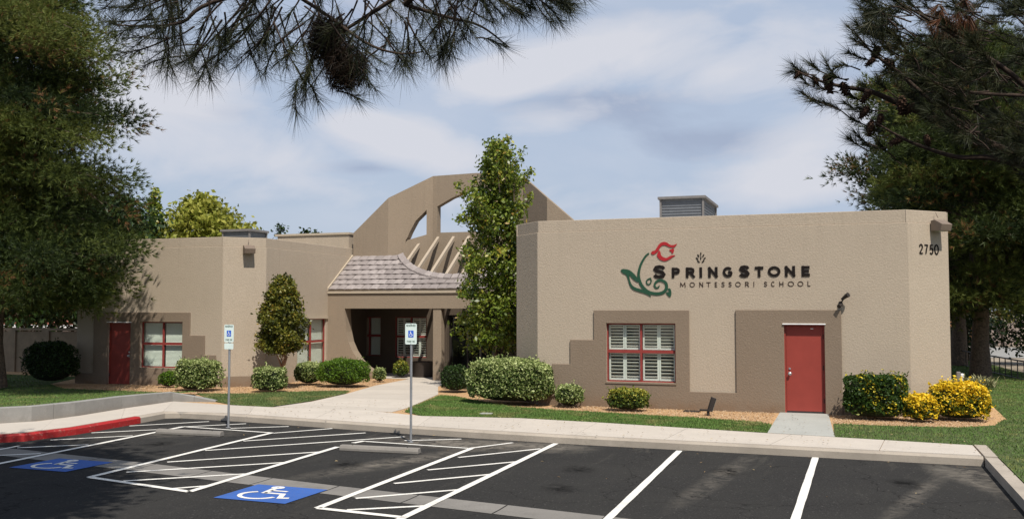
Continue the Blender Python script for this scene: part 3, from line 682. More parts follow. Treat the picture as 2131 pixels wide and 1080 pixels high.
# ================================================================== SCHOOL BUILDING
B = empty('school_building', (-13.4, 27, 0), 'single storey tan stucco school with stepped brown trim, tiled entry canopy and pierced arch', 'building')
def cells(rects, holes, o, u, n, out0, out1, name, mat, parent, back=True, **kw):
    """union of rects minus holes (along,z) as slab between out0 and out1 along n"""
    xs = sorted({r[k] for r in rects + holes for k in (0, 2)}); zs = sorted({r[k] for r in rects + holes for k in (1, 3)})
    xs = [x for i, x in enumerate(xs) if i == 0 or x - xs[i - 1] > 1e-5]; zs = [z for i, z in enumerate(zs) if i == 0 or z - zs[i - 1] > 1e-5]
    inr = lambda x, z, L: any(r[0] - 1e-6 < x < r[2] + 1e-6 and r[1] - 1e-6 < z < r[3] + 1e-6 for r in L)
    full = {}
    for i in range(len(xs) - 1):
        for j in range(len(zs) - 1):
            cx_, cz_ = (xs[i] + xs[i + 1]) / 2, (zs[j] + zs[j + 1]) / 2
            full[i, j] = inr(cx_, cz_, rects) and not inr(cx_, cz_, holes)
    o = Vector(o); u = Vector(u); n = Vector(n); mb = MB()
    pt = lambda x, z, out: o + u * x + Vector((0, 0, z)) + n * out
    for (i, j), f in full.items():
        if not f: continue
        x0, x1, z0_, z1 = xs[i], xs[i + 1], zs[j], zs[j + 1]
        mb.add([pt(x0, z0_, out1), pt(x1, z0_, out1), pt(x1, z1, out1), pt(x0, z1, out1)], [(0, 1, 2, 3)])
        if back: mb.add([pt(x0, z0_, out0), pt(x1, z0_, out0), pt(x1, z1, out0), pt(x0, z1, out0)], [(3, 2, 1, 0)])
        for di, dj, a, b in ((-1, 0, (x0, z0_), (x0, z1)), (1, 0, (x1, z1), (x1, z0_)), (0, -1, (x1, z0_), (x0, z0_)), (0, 1, (x0, z1), (x1, z1))):
            if not full.get((i + di, j + dj), False):
                mb.add([pt(*a, out0), pt(*b, out0), pt(*b, out1), pt(*a, out1)], [(0, 1, 2, 3)])
    me = bpy.data.meshes.new(name); me.from_pydata(mb.v, [], mb.f)
    bm = bmesh.new(); bm.from_mesh(me); bmesh.ops.remove_doubles(bm, verts=bm.verts, dist=1e-4); bmesh.ops.recalc_face_normals(bm, faces=bm.faces); bm.to_mesh(me); bm.free()
    ob = link(name, me, mat, parent, **kw)
    md = ob.modifiers.new('bevel', 'BEVEL'); md.width = .012; md.segments = 2; md.limit_method = 'ANGLE'; md.angle_limit = R_(60)
    return ob
XF, NF = (1, 0, 0), (0, -1, 0); q2 = math.sqrt(.5)
ZT, ZC = 4.87, 4.56
RO = (-7.82, 25, 0); WRH = (1.88, .65, 3.67, 2.15); DRH = (6.32, -.05, 7.26, 2.14)       # holes along right front
cells([(0, -.3, 9.17, ZC)], [WRH, DRH], RO, XF, NF, -.3, 0, 'front_wall', M['tan'], B, label='right wing front wall')
cells([(0.013, ZC, 9.157, ZT)], [], RO, XF, NF, -.3, -.03, 'parapet_band', M['tan'], B)
L = 1.343
cells([(0, -.3, L, ZC)], [], (1.35, 25, 0), (q2, q2, 0), (q2, -q2, 0), -.3, 0, 'corner_wall', M['tan'], B, label='right wing chamfered right corner')
cells([(-.013, ZC, L, ZT)], [], (1.35, 25, 0), (q2, q2, 0), (q2, -q2, 0), -.3, -.03, 'parapet_band', M['tan'], B)
cells([(0.03, -.3, L, .40)], [], (1.35, 25, 0), (q2, q2, 0), (q2, -q2, 0), 0.001, .045, 'base_band', M['brown'], B)
cells([(0, -.3, 1.26, ZC)], [], (-8.711, 25.891, 0), (q2, -q2, 0), (-q2, -q2, 0), -.3, 0, 'corner_wall', M['tan'], B, label='shaded chamfered left corner of the right wing')
cells([(0, ZC, 1.247, ZT)], [], (-8.711, 25.891, 0), (q2, -q2, 0), (-q2, -q2, 0), -.3, -.03, 'parapet_band', M['tan'], B)
MB().box((2.0, 25.96, -.4), (2.299, 45, 4.86)).build('side_wall', M['tan'], B)
MB().box((-8.71, 25.9, -.3), (-8.42, 45, 4.86)).build('side_wall', M['tan'], B)
# brown stepped relief, right wing
ax = lambda X: X + 7.82
cells([(ax(-7.80), -.3, ax(-2.65), .45), (ax(-7.41), .4, ax(-3.80), 1.08), (ax(-6.91), .4, ax(-3.80), 1.72), (ax(-6.27), .4, ax(-3.80), 2.49), (ax(-2.65), -.3, ax(-.17), 2.50)],
      [(1.88 - .0, .65, 3.67, 2.15), (DRH[0], -.3, DRH[2], DRH[3])], RO, XF, NF, .001, .055, 'stepped_trim', M['brown'], B)
cells([(ax(-.17) + .02, -.3, 9.17, .37)], [], RO, XF, NF, .001, .045, 'base_band', M['brown'], B)

def window(o, u, n, x0, z0, x1, z1, style, depth=.10, name='window'):
    W = empty(name, Vector(o) + Vector(u) * ((x0 + x1) / 2) + Vector((0, 0, z0)))
    par(W, B); W.location = Vector(o) + Vector(u) * ((x0 + x1) / 2) + Vector((0, 0, z0))
    fw, xm, zm = .032, (x0 + x1) / 2, (z0 + z1) / 2 + .03
    def bx(nm, mat, L, **k):
        mb = MB()
        for a, b in L: mb.obox(o, u, n, a, b)
        return mb.build(nm, mat, W, **k)
    bx('frame', M['redframe'], [((x0 + .001, z0, -depth - .05), (x0 + fw, z1, -depth)), ((x1 - fw, z0, -depth - .05), (x1 - .001, z1, -depth)),
                            ((x0 + fw, z0 + .001, -depth - .05), (x1 - fw, z0 + fw, -depth)), ((x0 + fw, z1 - fw, -depth - .05), (x1 - fw, z1 - .001, -depth))])
    bx('mullion', M['redframe'], [((xm - .026, z0 + fw, -depth - .05), (xm + .026, z1 - fw, -depth + .004))])
    bx('transom', M['redframe'], [((x0 + fw, zm - .04, -depth - .05), (xm - .026, zm + .04, -depth + .002)), ((xm + .026, zm - .04, -depth - .05), (x1 - fw, zm + .04, -depth + .002))])
    for xa, xb in ((x0 + fw, xm - .026), (xm + .026, x1 - fw)):
        for za, zb in ((z0 + fw, zm - .04), (zm + .04, z1 - fw)):
            bx('pane', M['glass'], [((xa, za, -depth - .034), (xb, zb, -depth - .028))])
            if style == 'shutter':
                pw = (xb - xa) / 2; dh = -depth - .09
                for k in range(2):
                    a, b = xa + pw * k + .004, xa + pw * (k + 1) - .004; st = .040
                    bx('shutter_frame', M['white'], [((a, za + .004, dh - .03), (a + st, zb - .004, dh)), ((b - st, za + .004, dh - .03), (b, zb - .004, dh)),
                                                     ((a + st, za + .004, dh - .03), (b - st, za + .05, dh)), ((a + st, zb - .035, dh - .03), (b - st, zb - .004, dh))])
                    ns = 7
                    for q in range(ns):
                        zc = za + .05 + (zb - za - .085) * (q + .5) / ns
                        O = Vector(o); U = Vector(u); Nn = Vector(n)
                        p = lambda x, z, d: O + U * x + Vector((0, 0, z)) + Nn * d
                        hh, tk = .0185, .005
                        vs = [p(x, zc + s * hh + t * tk, dh - .015 + s * .020) for x in (a + st, b - st) for s, t in ((-1, -1), (1, -1), (1, 1), (-1, 1))]
                        MB().add(vs, [(0, 1, 2, 3), (7, 6, 5, 4), (0, 4, 5, 1), (1, 5, 6, 2), (2, 6, 7, 3), (3, 7, 4, 0)]).build('slat', M['white'], W)
            elif style in ('blind', 'dimblind'):
                mb = MB(); k = 0; zq = za + .01; dh = -depth - .10
                O = Vector(o); U = Vector(u); Nn = Vector(n)
                while zq < zb - .01:
                    vs = [O + U * x + Vector((0, 0, zq + (0 if s < 0 else .036))) + Nn * (dh + (.006 if s < 0 else -.006)) for x in (xa + .01, xb - .01) for s in (-1, 1)]
                    mb.add(vs, [(0, 1, 3, 2)]); zq += .040
                mb.build('blind', M['blind'], W, kind='stuff')
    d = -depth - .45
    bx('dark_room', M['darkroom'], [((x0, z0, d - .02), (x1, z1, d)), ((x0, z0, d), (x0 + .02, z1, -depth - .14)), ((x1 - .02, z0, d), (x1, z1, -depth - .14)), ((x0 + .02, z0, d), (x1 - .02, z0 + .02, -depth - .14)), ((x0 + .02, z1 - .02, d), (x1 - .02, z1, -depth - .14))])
    return W
window(RO, XF, NF, *WRH, 'shutter', .05)
# thin wood sill strips
MB().obox(RO, XF, NF, (1.86, .605, -.02), (3.69, .648, .075)).build('sill', M['brown'], B)

def door(o, u, n, x0, z0, x1, z1, dep, knob_left=True, lbl=None):
    D = empty('door', Vector(o) + Vector(u) * x0); par(D, B); D.location = Vector(o) + Vector(u) * x0
    if lbl: D['label'] = lbl
    f = .035
    def bx(nm, mat, L, **k):
        mb = MB()
        for a, b in L: mb.obox(o, u, n, a, b)
        return mb.build(nm, mat, D, **k)
    bx('door_frame', M['red'], [((x0, z0, -dep - .08), (x0 + f, z1, -dep + .02)), ((x1 - f, z0, -dep - .08), (x1, z1, -dep + .02)), ((x0 + f, z1 - f, -dep - .08), (x1 - f, z1, -dep + .02))])
    bx('door_panel', M['red'], [((x0 + f + .004, z0 + .012, -dep - .06), (x1 - f - .004, z1 - f - .004, -dep - .012))], bevel=.004)
    bx('threshold', M['steel'], [((x0, z0 - .03, -dep - .06), (x1, z0 + .010, .06))])
    bx('drip_cap', M['whitetrim'], [((x0 - .03, z1 + .005, .0), (x1 + .03, z1 + .030, .09))])
    kx = x0 + .12 if knob_left else x1 - .12; O = Vector(o); U = Vector(u); Nn = Vector(n)
    c = O + U * kx + Vector((0, 0, .95))
    mb = MB(); mb.tube([c + Nn * (-dep - .012), c + Nn * (-dep - .002)], .045, 14); mb.tube([c + Nn * (-dep - .002), c + Nn * (-dep + .03), c + Nn * (-dep + .04), c + Nn * (-dep + .065), c + Nn * (-dep + .07)], [.014, .014, .034, .034, .018], 14)
    mb.build('knob', M['steel'], D)
    MB().tube([c + Vector((0, 0, .12)) + Nn * (-dep - .012), c + Vector((0, 0, .12)) + Nn * (-dep + .006)], .026, 12).build('deadbolt', M['steel'], D)
    bx('door_sweep', M['darkmetal'], [((x0 + f + .01, z0 + .014, -dep - .0115), (x1 - f - .01, z0 + .045, -dep - .006))])
    hx = x1 - f if knob_left else x0 + f
    for z in (.25, 1.05, 1.80):
        c = O + U * hx + Vector((0, 0, z)) + Nn * (-dep + .026); MB().tube([c, c + Vector((0, 0, .11))], .011, 8).build('hinge', M['darkmetal'], D)
    return D, bx
D, bx = door(RO, XF, NF, DRH[0], 0, DRH[2], DRH[3], .05, True, 'bright red metal door on the right wing')
bx('label_plate', M['whitetrim'], [((DRH[0] + .62, 2.035, -.062), (DRH[0] + .68, 2.05, -.058))])

# ---- left wing
LO = (-25.06, 27, 0); lx = lambda X: X + 25.06
WLH = (lx(-22.38), .58, lx(-20.67), 2.09); DLH = (lx(-23.70), -.1, lx(-22.76), 2.06)
cells([(0, -.3, lx(-19.16), ZC)], [WLH, DLH], LO, XF, NF, -.3, 0, 'front_wall', M['tan'], B, label='left wing front wall')
cells([(0, ZC, lx(-19.16) - .013, ZT)], [], LO, XF, NF, -.3, -.03, 'parapet_band', M['tan'], B)
CL = 1.4
cells([(0, -.3, CL, ZC)], [], (-19.16, 27, 0), (q2, q2, 0), (q2, -q2, 0), -.3, 0, 'corner_wall', M['tan'], B, label='left wing chamfered corner')
cells([(-.013, ZC, CL - .013, ZT)], [], (-19.16, 27, 0), (q2, q2, 0), (q2, -q2, 0), -.3, -.03, 'parapet_band', M['tan'], B)
cells([(0, -.3, CL, .34)], [], (-19.16, 27, 0), (q2, q2, 0), (q2, -q2, 0), .001, .045, 'base_band', M['brown'], B)
SO = (-18.17, 27.99, 0); WSH = (2.02, .48, 3.98, 2.17)
cells([(0, -.3, 8.0, ZC)], [WSH], SO, (0, 1, 0), (1, 0, 0), -.3, 0, 'side_wall', M['tan'], B, label='left wing side wall beside the porch')
cells([(0, ZC, 6.2, ZT)], [], SO, (0, 1, 0), (1, 0, 0), -.3, -.03, 'parapet_band', M['tan'], B)
MB().box((-25.06, 27.3, -.3), (-24.8, 42, 4.86)).build('side_wall', M['tan'], B)
cells([(0, -.3, lx(-19.36), .34), (lx(-24.3), .3, lx(-20.38), 2.41), (lx(-24.3), .3, lx(-19.80), 1.66), (lx(-24.3), .3, lx(-19.36), 1.03)],
      [WLH, (DLH[0], -.3, DLH[2], DLH[3])], LO, XF, NF, .001, .055, 'stepped_trim', M['brown'], B)
window(LO, XF, NF, *WLH, 'blind', .08)
window(SO, (0, 1, 0), (1, 0, 0), *WSH, 'blind', .06)
MB().obox(SO, (0, 1, 0), (1, 0, 0), (WSH[0] - .08, WSH[3], .001), (WSH[2] + .08, WSH[3] + .09, .05)).build('lintel_trim', M['tan2'], B)
door(LO, XF, NF, DLH[0], -.05, DLH[2], DLH[3], .05, False, 'dark red door in the tree shade on the left wing')

# raised parapet box on the left roof, roofs
MB().box((-21.5, 33.9, 4.2), (-18.30, 34.9, 5.42)).build('raised_parapet', M['tan'], B)
MB().box((-21.6, 33.85, 5.42), (-18.26, 34.95, 5.50)).build('parapet_cap', M['tan2'], B)
M['roof'] = plain('flat_roof', (.4, .38, .34), .9)
MB().prism([(-24.8, 27.3, 4.3), (-19.3, 27.3, 4.3), (-18.47, 28.2, 4.3), (-18.47, 41.9, 4.3), (-24.8, 41.9, 4.3)], (0, 0, .1)).build('flat_roof', M['roof'], B)
MB().prism([(-8.42, 26.0, 4.3), (-7.7, 25.3, 4.3), (1.3, 25.3, 4.3), (2.0, 26.1, 4.3), (2.0, 44.9, 4.3), (-8.42, 44.9, 4.3)], (0, 0, .1)).build('flat_roof', M['roof'], B)
MB().box((-25.06, 42, -.3), (-18.17, 42.3, 4.86)).box((-8.71, 45, -.3), (2.3, 45.3, 4.86)).build('rear_wall', M['tan'], B)

# ---- entry canopy
XL, XR, YC = -18.17, -8.712, 32.1; XM = (XL + XR) / 2
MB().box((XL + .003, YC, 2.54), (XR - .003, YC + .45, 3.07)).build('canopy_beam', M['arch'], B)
MB().box((XL + .003, YC - .05, 3.09), (XR - .003, YC + .3, 3.235)).build('fascia', M['tan2'], B)
def pier(sgn, x0):
    c = [(0, -.2), (1.87, -.2), (1.87, .24), (1.58, .40), (1.27, .66), (1.03, .98), (.86, 1.32), (.77, 1.69), (.73, 2.1), (.70, 2.54), (0, 2.54)]
    # smooth the curve
    pts = [Vector((x0 + sgn * x, YC + .001, z)) for x, z in c]
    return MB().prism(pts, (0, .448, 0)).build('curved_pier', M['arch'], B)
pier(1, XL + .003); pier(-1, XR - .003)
MB().box((-13.95, YC + .03, -.2), (-13.63, YC + .35, 2.54)).build('column', M['arch'], B, bevel=.015)
# tiled roof
S = .694; nrm = Vector((0, -S, 1)).normalized(); up = Vector((0, 1, S)).normalized()
roofz = lambda y: 3.25 + S * (y - YC)
Y1 = 33.96; CR = (XM, 35.97, 3.29)
roofp = empty('tiled_roof', (XM, YC, 3.25)); par(roofp, B); roofp.location = (XM, YC, 3.25)
# deck with the round cut
cut = [(CR[0] + CR[2] * math.sin(a), CR[1] - CR[2] * math.cos(a)) for a in np.linspace(-math.acos((CR[1] - Y1) / CR[2]), math.acos((CR[1] - Y1) / CR[2]), 28)]
dk = [(XL + .004, YC - .04)] + [(XR - .004, YC - .04)] + [(XR - .004, Y1)] + [(x, y) for x, y in reversed(cut)] + [(XL + .004, Y1)]
MB().prism([(x, y, roofz(y) - .10) for x, y in dk], (0, 0, .08)).build('roof_deck', M['brown'], roofp)
MB().add([(XL - .02, YC - .06, 3.2), (XL + .05, YC - .06, 3.2), (XL + .05, Y1, roofz(Y1) - .02), (XL - .02, Y1, roofz(Y1) - .02), (XL - .02, YC - .06, 3.30), (XL + .05, YC - .06, 3.30), (XL + .05, Y1, roofz(Y1) + .08), (XL - .02, Y1, roofz(Y1) + .08)],
         [(0, 1, 2, 3), (4, 5, 6, 7), (0, 1, 5, 4), (1, 2, 6, 5), (2, 3, 7, 6), (3, 0, 4, 7)]).build('rake_trim', M['tan2'], roofp)
tw, rows = .335, 7; rowd = (Y1 - YC + .06) / rows
def tile_mesh(w0, w1):
    mb = MB(); vs = []; nx = 4
    for (t, lift) in ((0, .052), (1.10, .012)):
        for k in range(nx + 1):
            x = w0 + (w1 - w0) * k / nx; bulge = .014 * math.sin(math.pi * k / nx)
            for dz in (0, -.028): vs.append(Vector((x, 0, 0)) + up * (t * rowd * math.hypot(1, S)) + nrm * (lift + bulge + dz))
    fs = []
    def id_(r, k, d): return (r * (nx + 1) + k) * 2 + d
    for k in range(nx):
        fs += [(id_(0, k, 0), id_(0, k + 1, 0), id_(1, k + 1, 0), id_(1, k, 0)), (id_(0, k, 1), id_(1, k, 1), id_(1, k + 1, 1), id_(0, k + 1, 1)), (id_(0, k, 0), id_(0, k, 1), id_(0, k + 1, 1), id_(0, k + 1, 0))]
    fs += [(id_(0, 0, 0), id_(1, 0, 0), id_(1, 0, 1), id_(0, 0, 1)), (id_(0, nx, 0), id_(0, nx, 1), id_(1, nx, 1), id_(1, nx, 0))]
    mb.add(vs, fs); me = mb.mesh('roof_tile'); me.materials.append(M['tile']); return me
tm = tile_mesh(.004, tw - .008)
rnd = random.Random(3); tiles = []
for r in range(rows):
    y = YC - .06 + r * rowd; x = XL + .06 - (tw / 2 if r % 2 else 0)
    while x < XR - .05:
        xa, xb = max(x, XL + .055), min(x + tw, XR - .01)
        if xb - xa > .06:
            xc, yc = (xa + xb) / 2, y + rowd * .55
            if math.hypot(xc - CR[0], yc - CR[1]) > CR[2] + .02:
                me = tm if xb - xa > tw - .002 else tile_mesh(.004, xb - xa - .006)
                o = link('roof_tile', me, None, roofp)
                o.location = (xa, y, roofz(y)); 
                o.matrix_parent_inverse = Matrix.Translation((-XM, -YC, -3.25)); tiles.append(o)
        x += tw
for o in tiles: o.location += Vector((rnd.uniform(-.003, .003), 0, rnd.uniform(-.004, .004)))
# stepped rim tiles round the cut
aa = math.acos((CR[1] - Y1) / CR[2]); n = 22
for k in range(n):
    a0, a1 = -aa + 2 * aa * k / n + .004, -aa + 2 * aa * (k + 1) / n - .004; vs = []
    for a, lf in ((a0, .02), (a1, .0)):
        for r_, dz in ((CR[2] - .05, .0), (CR[2] - .05, .10), (CR[2] + .17, .10), (CR[2] + .17, .0)):
            x, y = CR[0] + r_ * math.sin(a), CR[1] - r_ * math.cos(a); vs.append((x, y, roofz(y) + dz + (lf if k < n / 2 else .02 - lf)))
    MB().add(vs, [(0, 1, 2, 3), (7, 6, 5, 4), (0, 4, 5, 1), (1, 5, 6, 2), (2, 6, 7, 3), (3, 7, 4, 0)]).build('rim_tile', M['tile'], roofp)
# the arch wall is folded in plan: its middle stands back like three sides of an octagon
FX = [XL + .04, -16.63, -15.30, 2 * XM + 15.30, 2 * XM + 16.63, XR - .04]; FY = [33.965, 33.965, 35.2, 35.2, 33.965, 33.965]
Yf = lambda X: float(np.interp(X, FX, FY))
# trellis rafters
YB = 35.2
for X in (-15.72, -15.07, -14.42, -13.78, -13.14, -12.50, -11.86, -11.22):
    yb = CR[1] - math.sqrt(max(.01, CR[2] ** 2 - (X - CR[0]) ** 2)) + .02
    ye = Yf(X) - .002
    a, b = Vector((X, yb, roofz(yb) - .02)), Vector((X, ye, roofz(ye) - .06))
    h = .16; wv = .052
    vs = [p + Vector((s * wv, 0, dz)) for p in (a, b) for s, dz in ((-1, -h), (1, -h), (1, 0), (-1, 0))]
    MB().add(vs, [(0, 1, 2, 3), (7, 6, 5, 4), (0, 4, 5, 1), (1, 5, 6, 2), (2, 6, 7, 3), (3, 7, 4, 0)]).build('rafter', M['tan'], B)
# atrium walls
ZB = 5.41
W2 = (-16.92, .62, -15.56, 2.2); W1 = (-18.60, .66, -17.55, 2.2); DO = (-14.69, -.2, -12.2, 2.28)
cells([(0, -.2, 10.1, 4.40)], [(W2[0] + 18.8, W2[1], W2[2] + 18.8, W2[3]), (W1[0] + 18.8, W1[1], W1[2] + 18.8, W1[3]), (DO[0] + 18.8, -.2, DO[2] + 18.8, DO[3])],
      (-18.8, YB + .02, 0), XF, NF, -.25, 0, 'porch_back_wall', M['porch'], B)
window((-18.8, YB + .02, 0), XF, NF, W2[0] + 18.8, W2[1], W2[2] + 18.8, W2[3], 'shutter', .05)
window((-18.8, YB + .02, 0), XF, NF, W1[0] + 18.8, W1[1], W1[2] + 18.8, W1[3], 'dimblind', .05)
MB().box((XL + .004, 32.56, -.1), (XL + .03, 35.18, 3.6)).build('porch_shade_panel', M['porch'], B)  # added dark panel over the tan side wall, standing in for shade
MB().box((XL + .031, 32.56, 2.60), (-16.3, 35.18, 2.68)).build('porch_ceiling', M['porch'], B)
# entrance doors, glass in dark frames
ED = empty('entrance_doors', (-13.4, 35.6, 0)); par(ED, B); ED.location = (-13.4, 35.6, 0)
mb = MB()
for x in (-14.69, -13.98, -13.45, -12.92, -12.26): mb.box((x, 35.50, 0), (x + .06, 35.56, 2.28))
mb.box((-14.63, 35.50, 2.20), (-12.26, 35.555, 2.279)).box((-14.63, 35.50, .0), (-12.26, 35.555, .12)).build('door_frame', M['darkmetal'], ED)
MB().box((-14.63, 35.525, .12), (-12.26, 35.532, 2.2)).build('pane', M['glass'], ED)
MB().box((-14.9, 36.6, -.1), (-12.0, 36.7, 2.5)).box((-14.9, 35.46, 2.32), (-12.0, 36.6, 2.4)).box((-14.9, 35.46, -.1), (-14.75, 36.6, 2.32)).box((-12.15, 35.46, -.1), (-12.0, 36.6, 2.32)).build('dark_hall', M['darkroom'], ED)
# arch wall with its openings
ZA2, ZA3, SIL0, PCX, PHW = 7.73, 7.77, 5.16, -15.30, .19
OPX = [-16.12, -16.03, -15.82, -15.49, -15.11, -14.50, -13.80, XM]; OPZ = [5.06, 5.404, 5.94, 6.39, 6.53, 6.84, 7.08, 7.13]
topx = [XL + .04, -16.63, -15.30, XM, 2 * XM + 15.30, 2 * XM + 16.63, XR - .04]; topz = [5.47, 6.79, ZA2, ZA3, 7.55, 6.55, 5.25]
opx = np.array(OPX); opz = np.array(OPZ)
def zopen(X):
    if X > 2 * XM + 15.12: return None
    X = X if X < XM else 2 * XM - X
    return None if X < opx[0] else float(np.interp(X, opx, opz))
def zsill(X):
    X = X if X < XM else 2 * XM - X
    return float(np.interp(X, [opx[0], -15.3], [SIL0, 5.50]))
post = lambda X: min(abs(X - PCX), abs((2 * XM - X) - PCX)) < PHW
xs = sorted(set([XL + .04, XR - .04, XM] + [float(x) for x in np.linspace(opx[0], 2 * XM - opx[0], 90)] + FX[1:5] + [PCX - PHW, PCX + PHW, 2 * XM - PCX - PHW, 2 * XM - PCX + PHW]))
mb = MB(); TH = .34
def col(x0, x1, za0, za1, zb0, zb1):
    y0, y1 = Yf(x0), Yf(x1)
    vs = [(x0, y0, za0), (x1, y1, za1), (x1, y1, zb1), (x0, y0, zb0), (x0, y0 + TH, za0), (x1, y1 + TH, za1), (x1, y1 + TH, zb1), (x0, y0 + TH, zb0)]
    return vs
cols = []
for x0, x1 in zip(xs[:-1], xs[1:]):
    if x1 - x0 < 1e-4: continue
    xm_ = (x0 + x1) / 2; t0, t1 = float(np.interp(x0, topx, topz)), float(np.interp(x1, topx, topz))
    o0, o1 = zopen(x0 + 1e-5), zopen(x1 - 1e-5); bz = 3.2 if -16.6 < xm_ < 2 * XM + 16.6 else 4.3
    if o0 is None or o1 is None or post(xm_): cols.append([(x0, x1, bz, bz, t0, t1)])
    else: cols.append([(x0, x1, bz, bz, min(zsill(x0), o0 - .001), min(zsill(x1), o1 - .001)), (x0, x1, max(o0, zsill(x0)), max(o1, zsill(x1)), t0, t1)])
    cols[-1] = (xm_, cols[-1])
for i, (xm_, L_) in enumerate(cols):
    nxt = cols[i + 1][1] if i + 1 < len(cols) else None; prv = cols[i - 1][1] if i else None
    for c_ in L_:
        mb.add(col(*c_), [(0, 1, 2, 3), (7, 6, 5, 4), (0, 4, 5, 1), (2, 6, 7, 3)])
        if prv is None or len(prv) != len(L_): mb.add(col(*c_), [(0, 3, 7, 4)])
        if nxt is None or len(nxt) != len(L_): mb.add(col(*c_), [(1, 5, 6, 2)])
me = mb.mesh('arch_wall'); bm = bmesh.new(); bm.from_mesh(me); bmesh.ops.remove_doubles(bm, verts=bm.verts, dist=1e-4); bmesh.ops.recalc_face_normals(bm, faces=bm.faces); bm.to_mesh(me); bm.free()
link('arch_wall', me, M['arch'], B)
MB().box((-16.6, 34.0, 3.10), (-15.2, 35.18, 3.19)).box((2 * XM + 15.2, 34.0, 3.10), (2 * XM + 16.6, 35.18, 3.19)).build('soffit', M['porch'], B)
# cheek walls closing the roof sides
MB().box((-8.708, 32.0, 4.86), (-8.45, 36, 5.3)).build('raised_parapet', M['tan'], B)

# rooftop units ------------------------------------------------------
def unit_box(x0, y0, x1, y1, z0, z1, lbl):
    U_ = empty('rooftop_unit', (x0, y0, z0), lbl, 'air conditioner', 'air conditioning units on the flat roofs')
    e = .06
    MB().box((x0 + e, y0 + e, z0), (x1 - e, y1 - e, z1 - .08)).build('casing', M['unitlight'], U_)
    mb = MB()
    for x in (x0, x1 - e):
        for y in (y0, y1 - e): mb.box((x, y, z0), (x + e, y + e, z1 - .08))
    mb.build('corner_post', M['unit'], U_)
    MB().box((x0 - .05, y0 - .05, z1 - .08), (x1 + .05, y1 + .05, z1)).build('lid', M['unit'], U_)
    zz_ = z0 + .08
    while zz_ < z1 - .16:
        MB().box((x0 + e + .02, y0 + e - .02, zz_), (x1 - e - .02, y0 + e, zz_ + .035)).build('louver', M['unitslat'], U_)
        MB().box((x1 - e, y0 + e + .02, zz_), (x1 - e + .02, y1 - e - .02, zz_ + .035)).build('louver', M['unitslat'], U_); zz_ += .09
    MB().box((x0 + .1, y0 + .1, 4.405), (x1 - .1, y1 - .1, z0)).build('mounting_base', M['metal'], U_)
unit_box(-5.62, 31, -4.22, 34.2, 4.7, 6.08, 'tall grey air conditioning unit on the right wing roof')
unit_box(-22.78, 32, -21.52, 33.2, 4.6, 5.58, 'low grey air conditioning unit on the left wing roof')

# wall lights --------------------------------------------------------
def wall_light(o, x, z, lbl):
    u = Vector((q2, q2, 0)); n = Vector((q2, -q2, 0)); o = Vector(o)
    Lr = empty('wall_light', o + u * x + Vector((0, 0, z)), lbl, 'wall light', 'shoebox floodlights on the chamfered corners')
    p = lambda a, h, d: o + u * (x + a) + Vector((0, 0, z + h)) + n * d
    w_ = .175
    vs = [p(s * w_, h, d) for s in (-1, 1) for h, d in ((-.12, .03), (.13, .03), (.15, .14), (.03, .36), (-.13, .31))]
    MB().add(vs, [(0, 1, 2, 3, 4), (9, 8, 7, 6, 5), (0, 5, 6, 1), (1, 6, 7, 2), (2, 7, 8, 3), (3, 8, 9, 4), (4, 9, 5, 0)]).build('housing', M['fixture'], Lr, bevel=.008)
    MB().add([p(-.16, -.128, .08), p(.16, -.128, .08), p(.15, -.1345, .29), p(-.15, -.1345, .29)], [(0, 1, 2, 3)]).build('lens', M['signwhite'], Lr)
    MB().add([p(s * .07, h, d) for s in (-1, 1) for h, d in ((-.08, .002), (.08, .002), (.08, .04), (-.08, .04))], [(0, 1, 2, 3), (7, 6, 5, 4), (0, 4, 5, 1), (1, 5, 6, 2), (2, 6, 7, 3), (3, 7, 4, 0)]).build('mount', M['fixture'], Lr)
    c = p(0, .2, .1); MB().tube([c, p(0, .33, .03)], .010, 6).build('conduit', M['fixture'], Lr)
wall_light((-19.16, 27, 0), .80, 4.46, 'boxy brown floodlight high on the left wing corner')
wall_light((1.35, 25, 0), .90, 4.50, 'boxy brown floodlight above the street number')

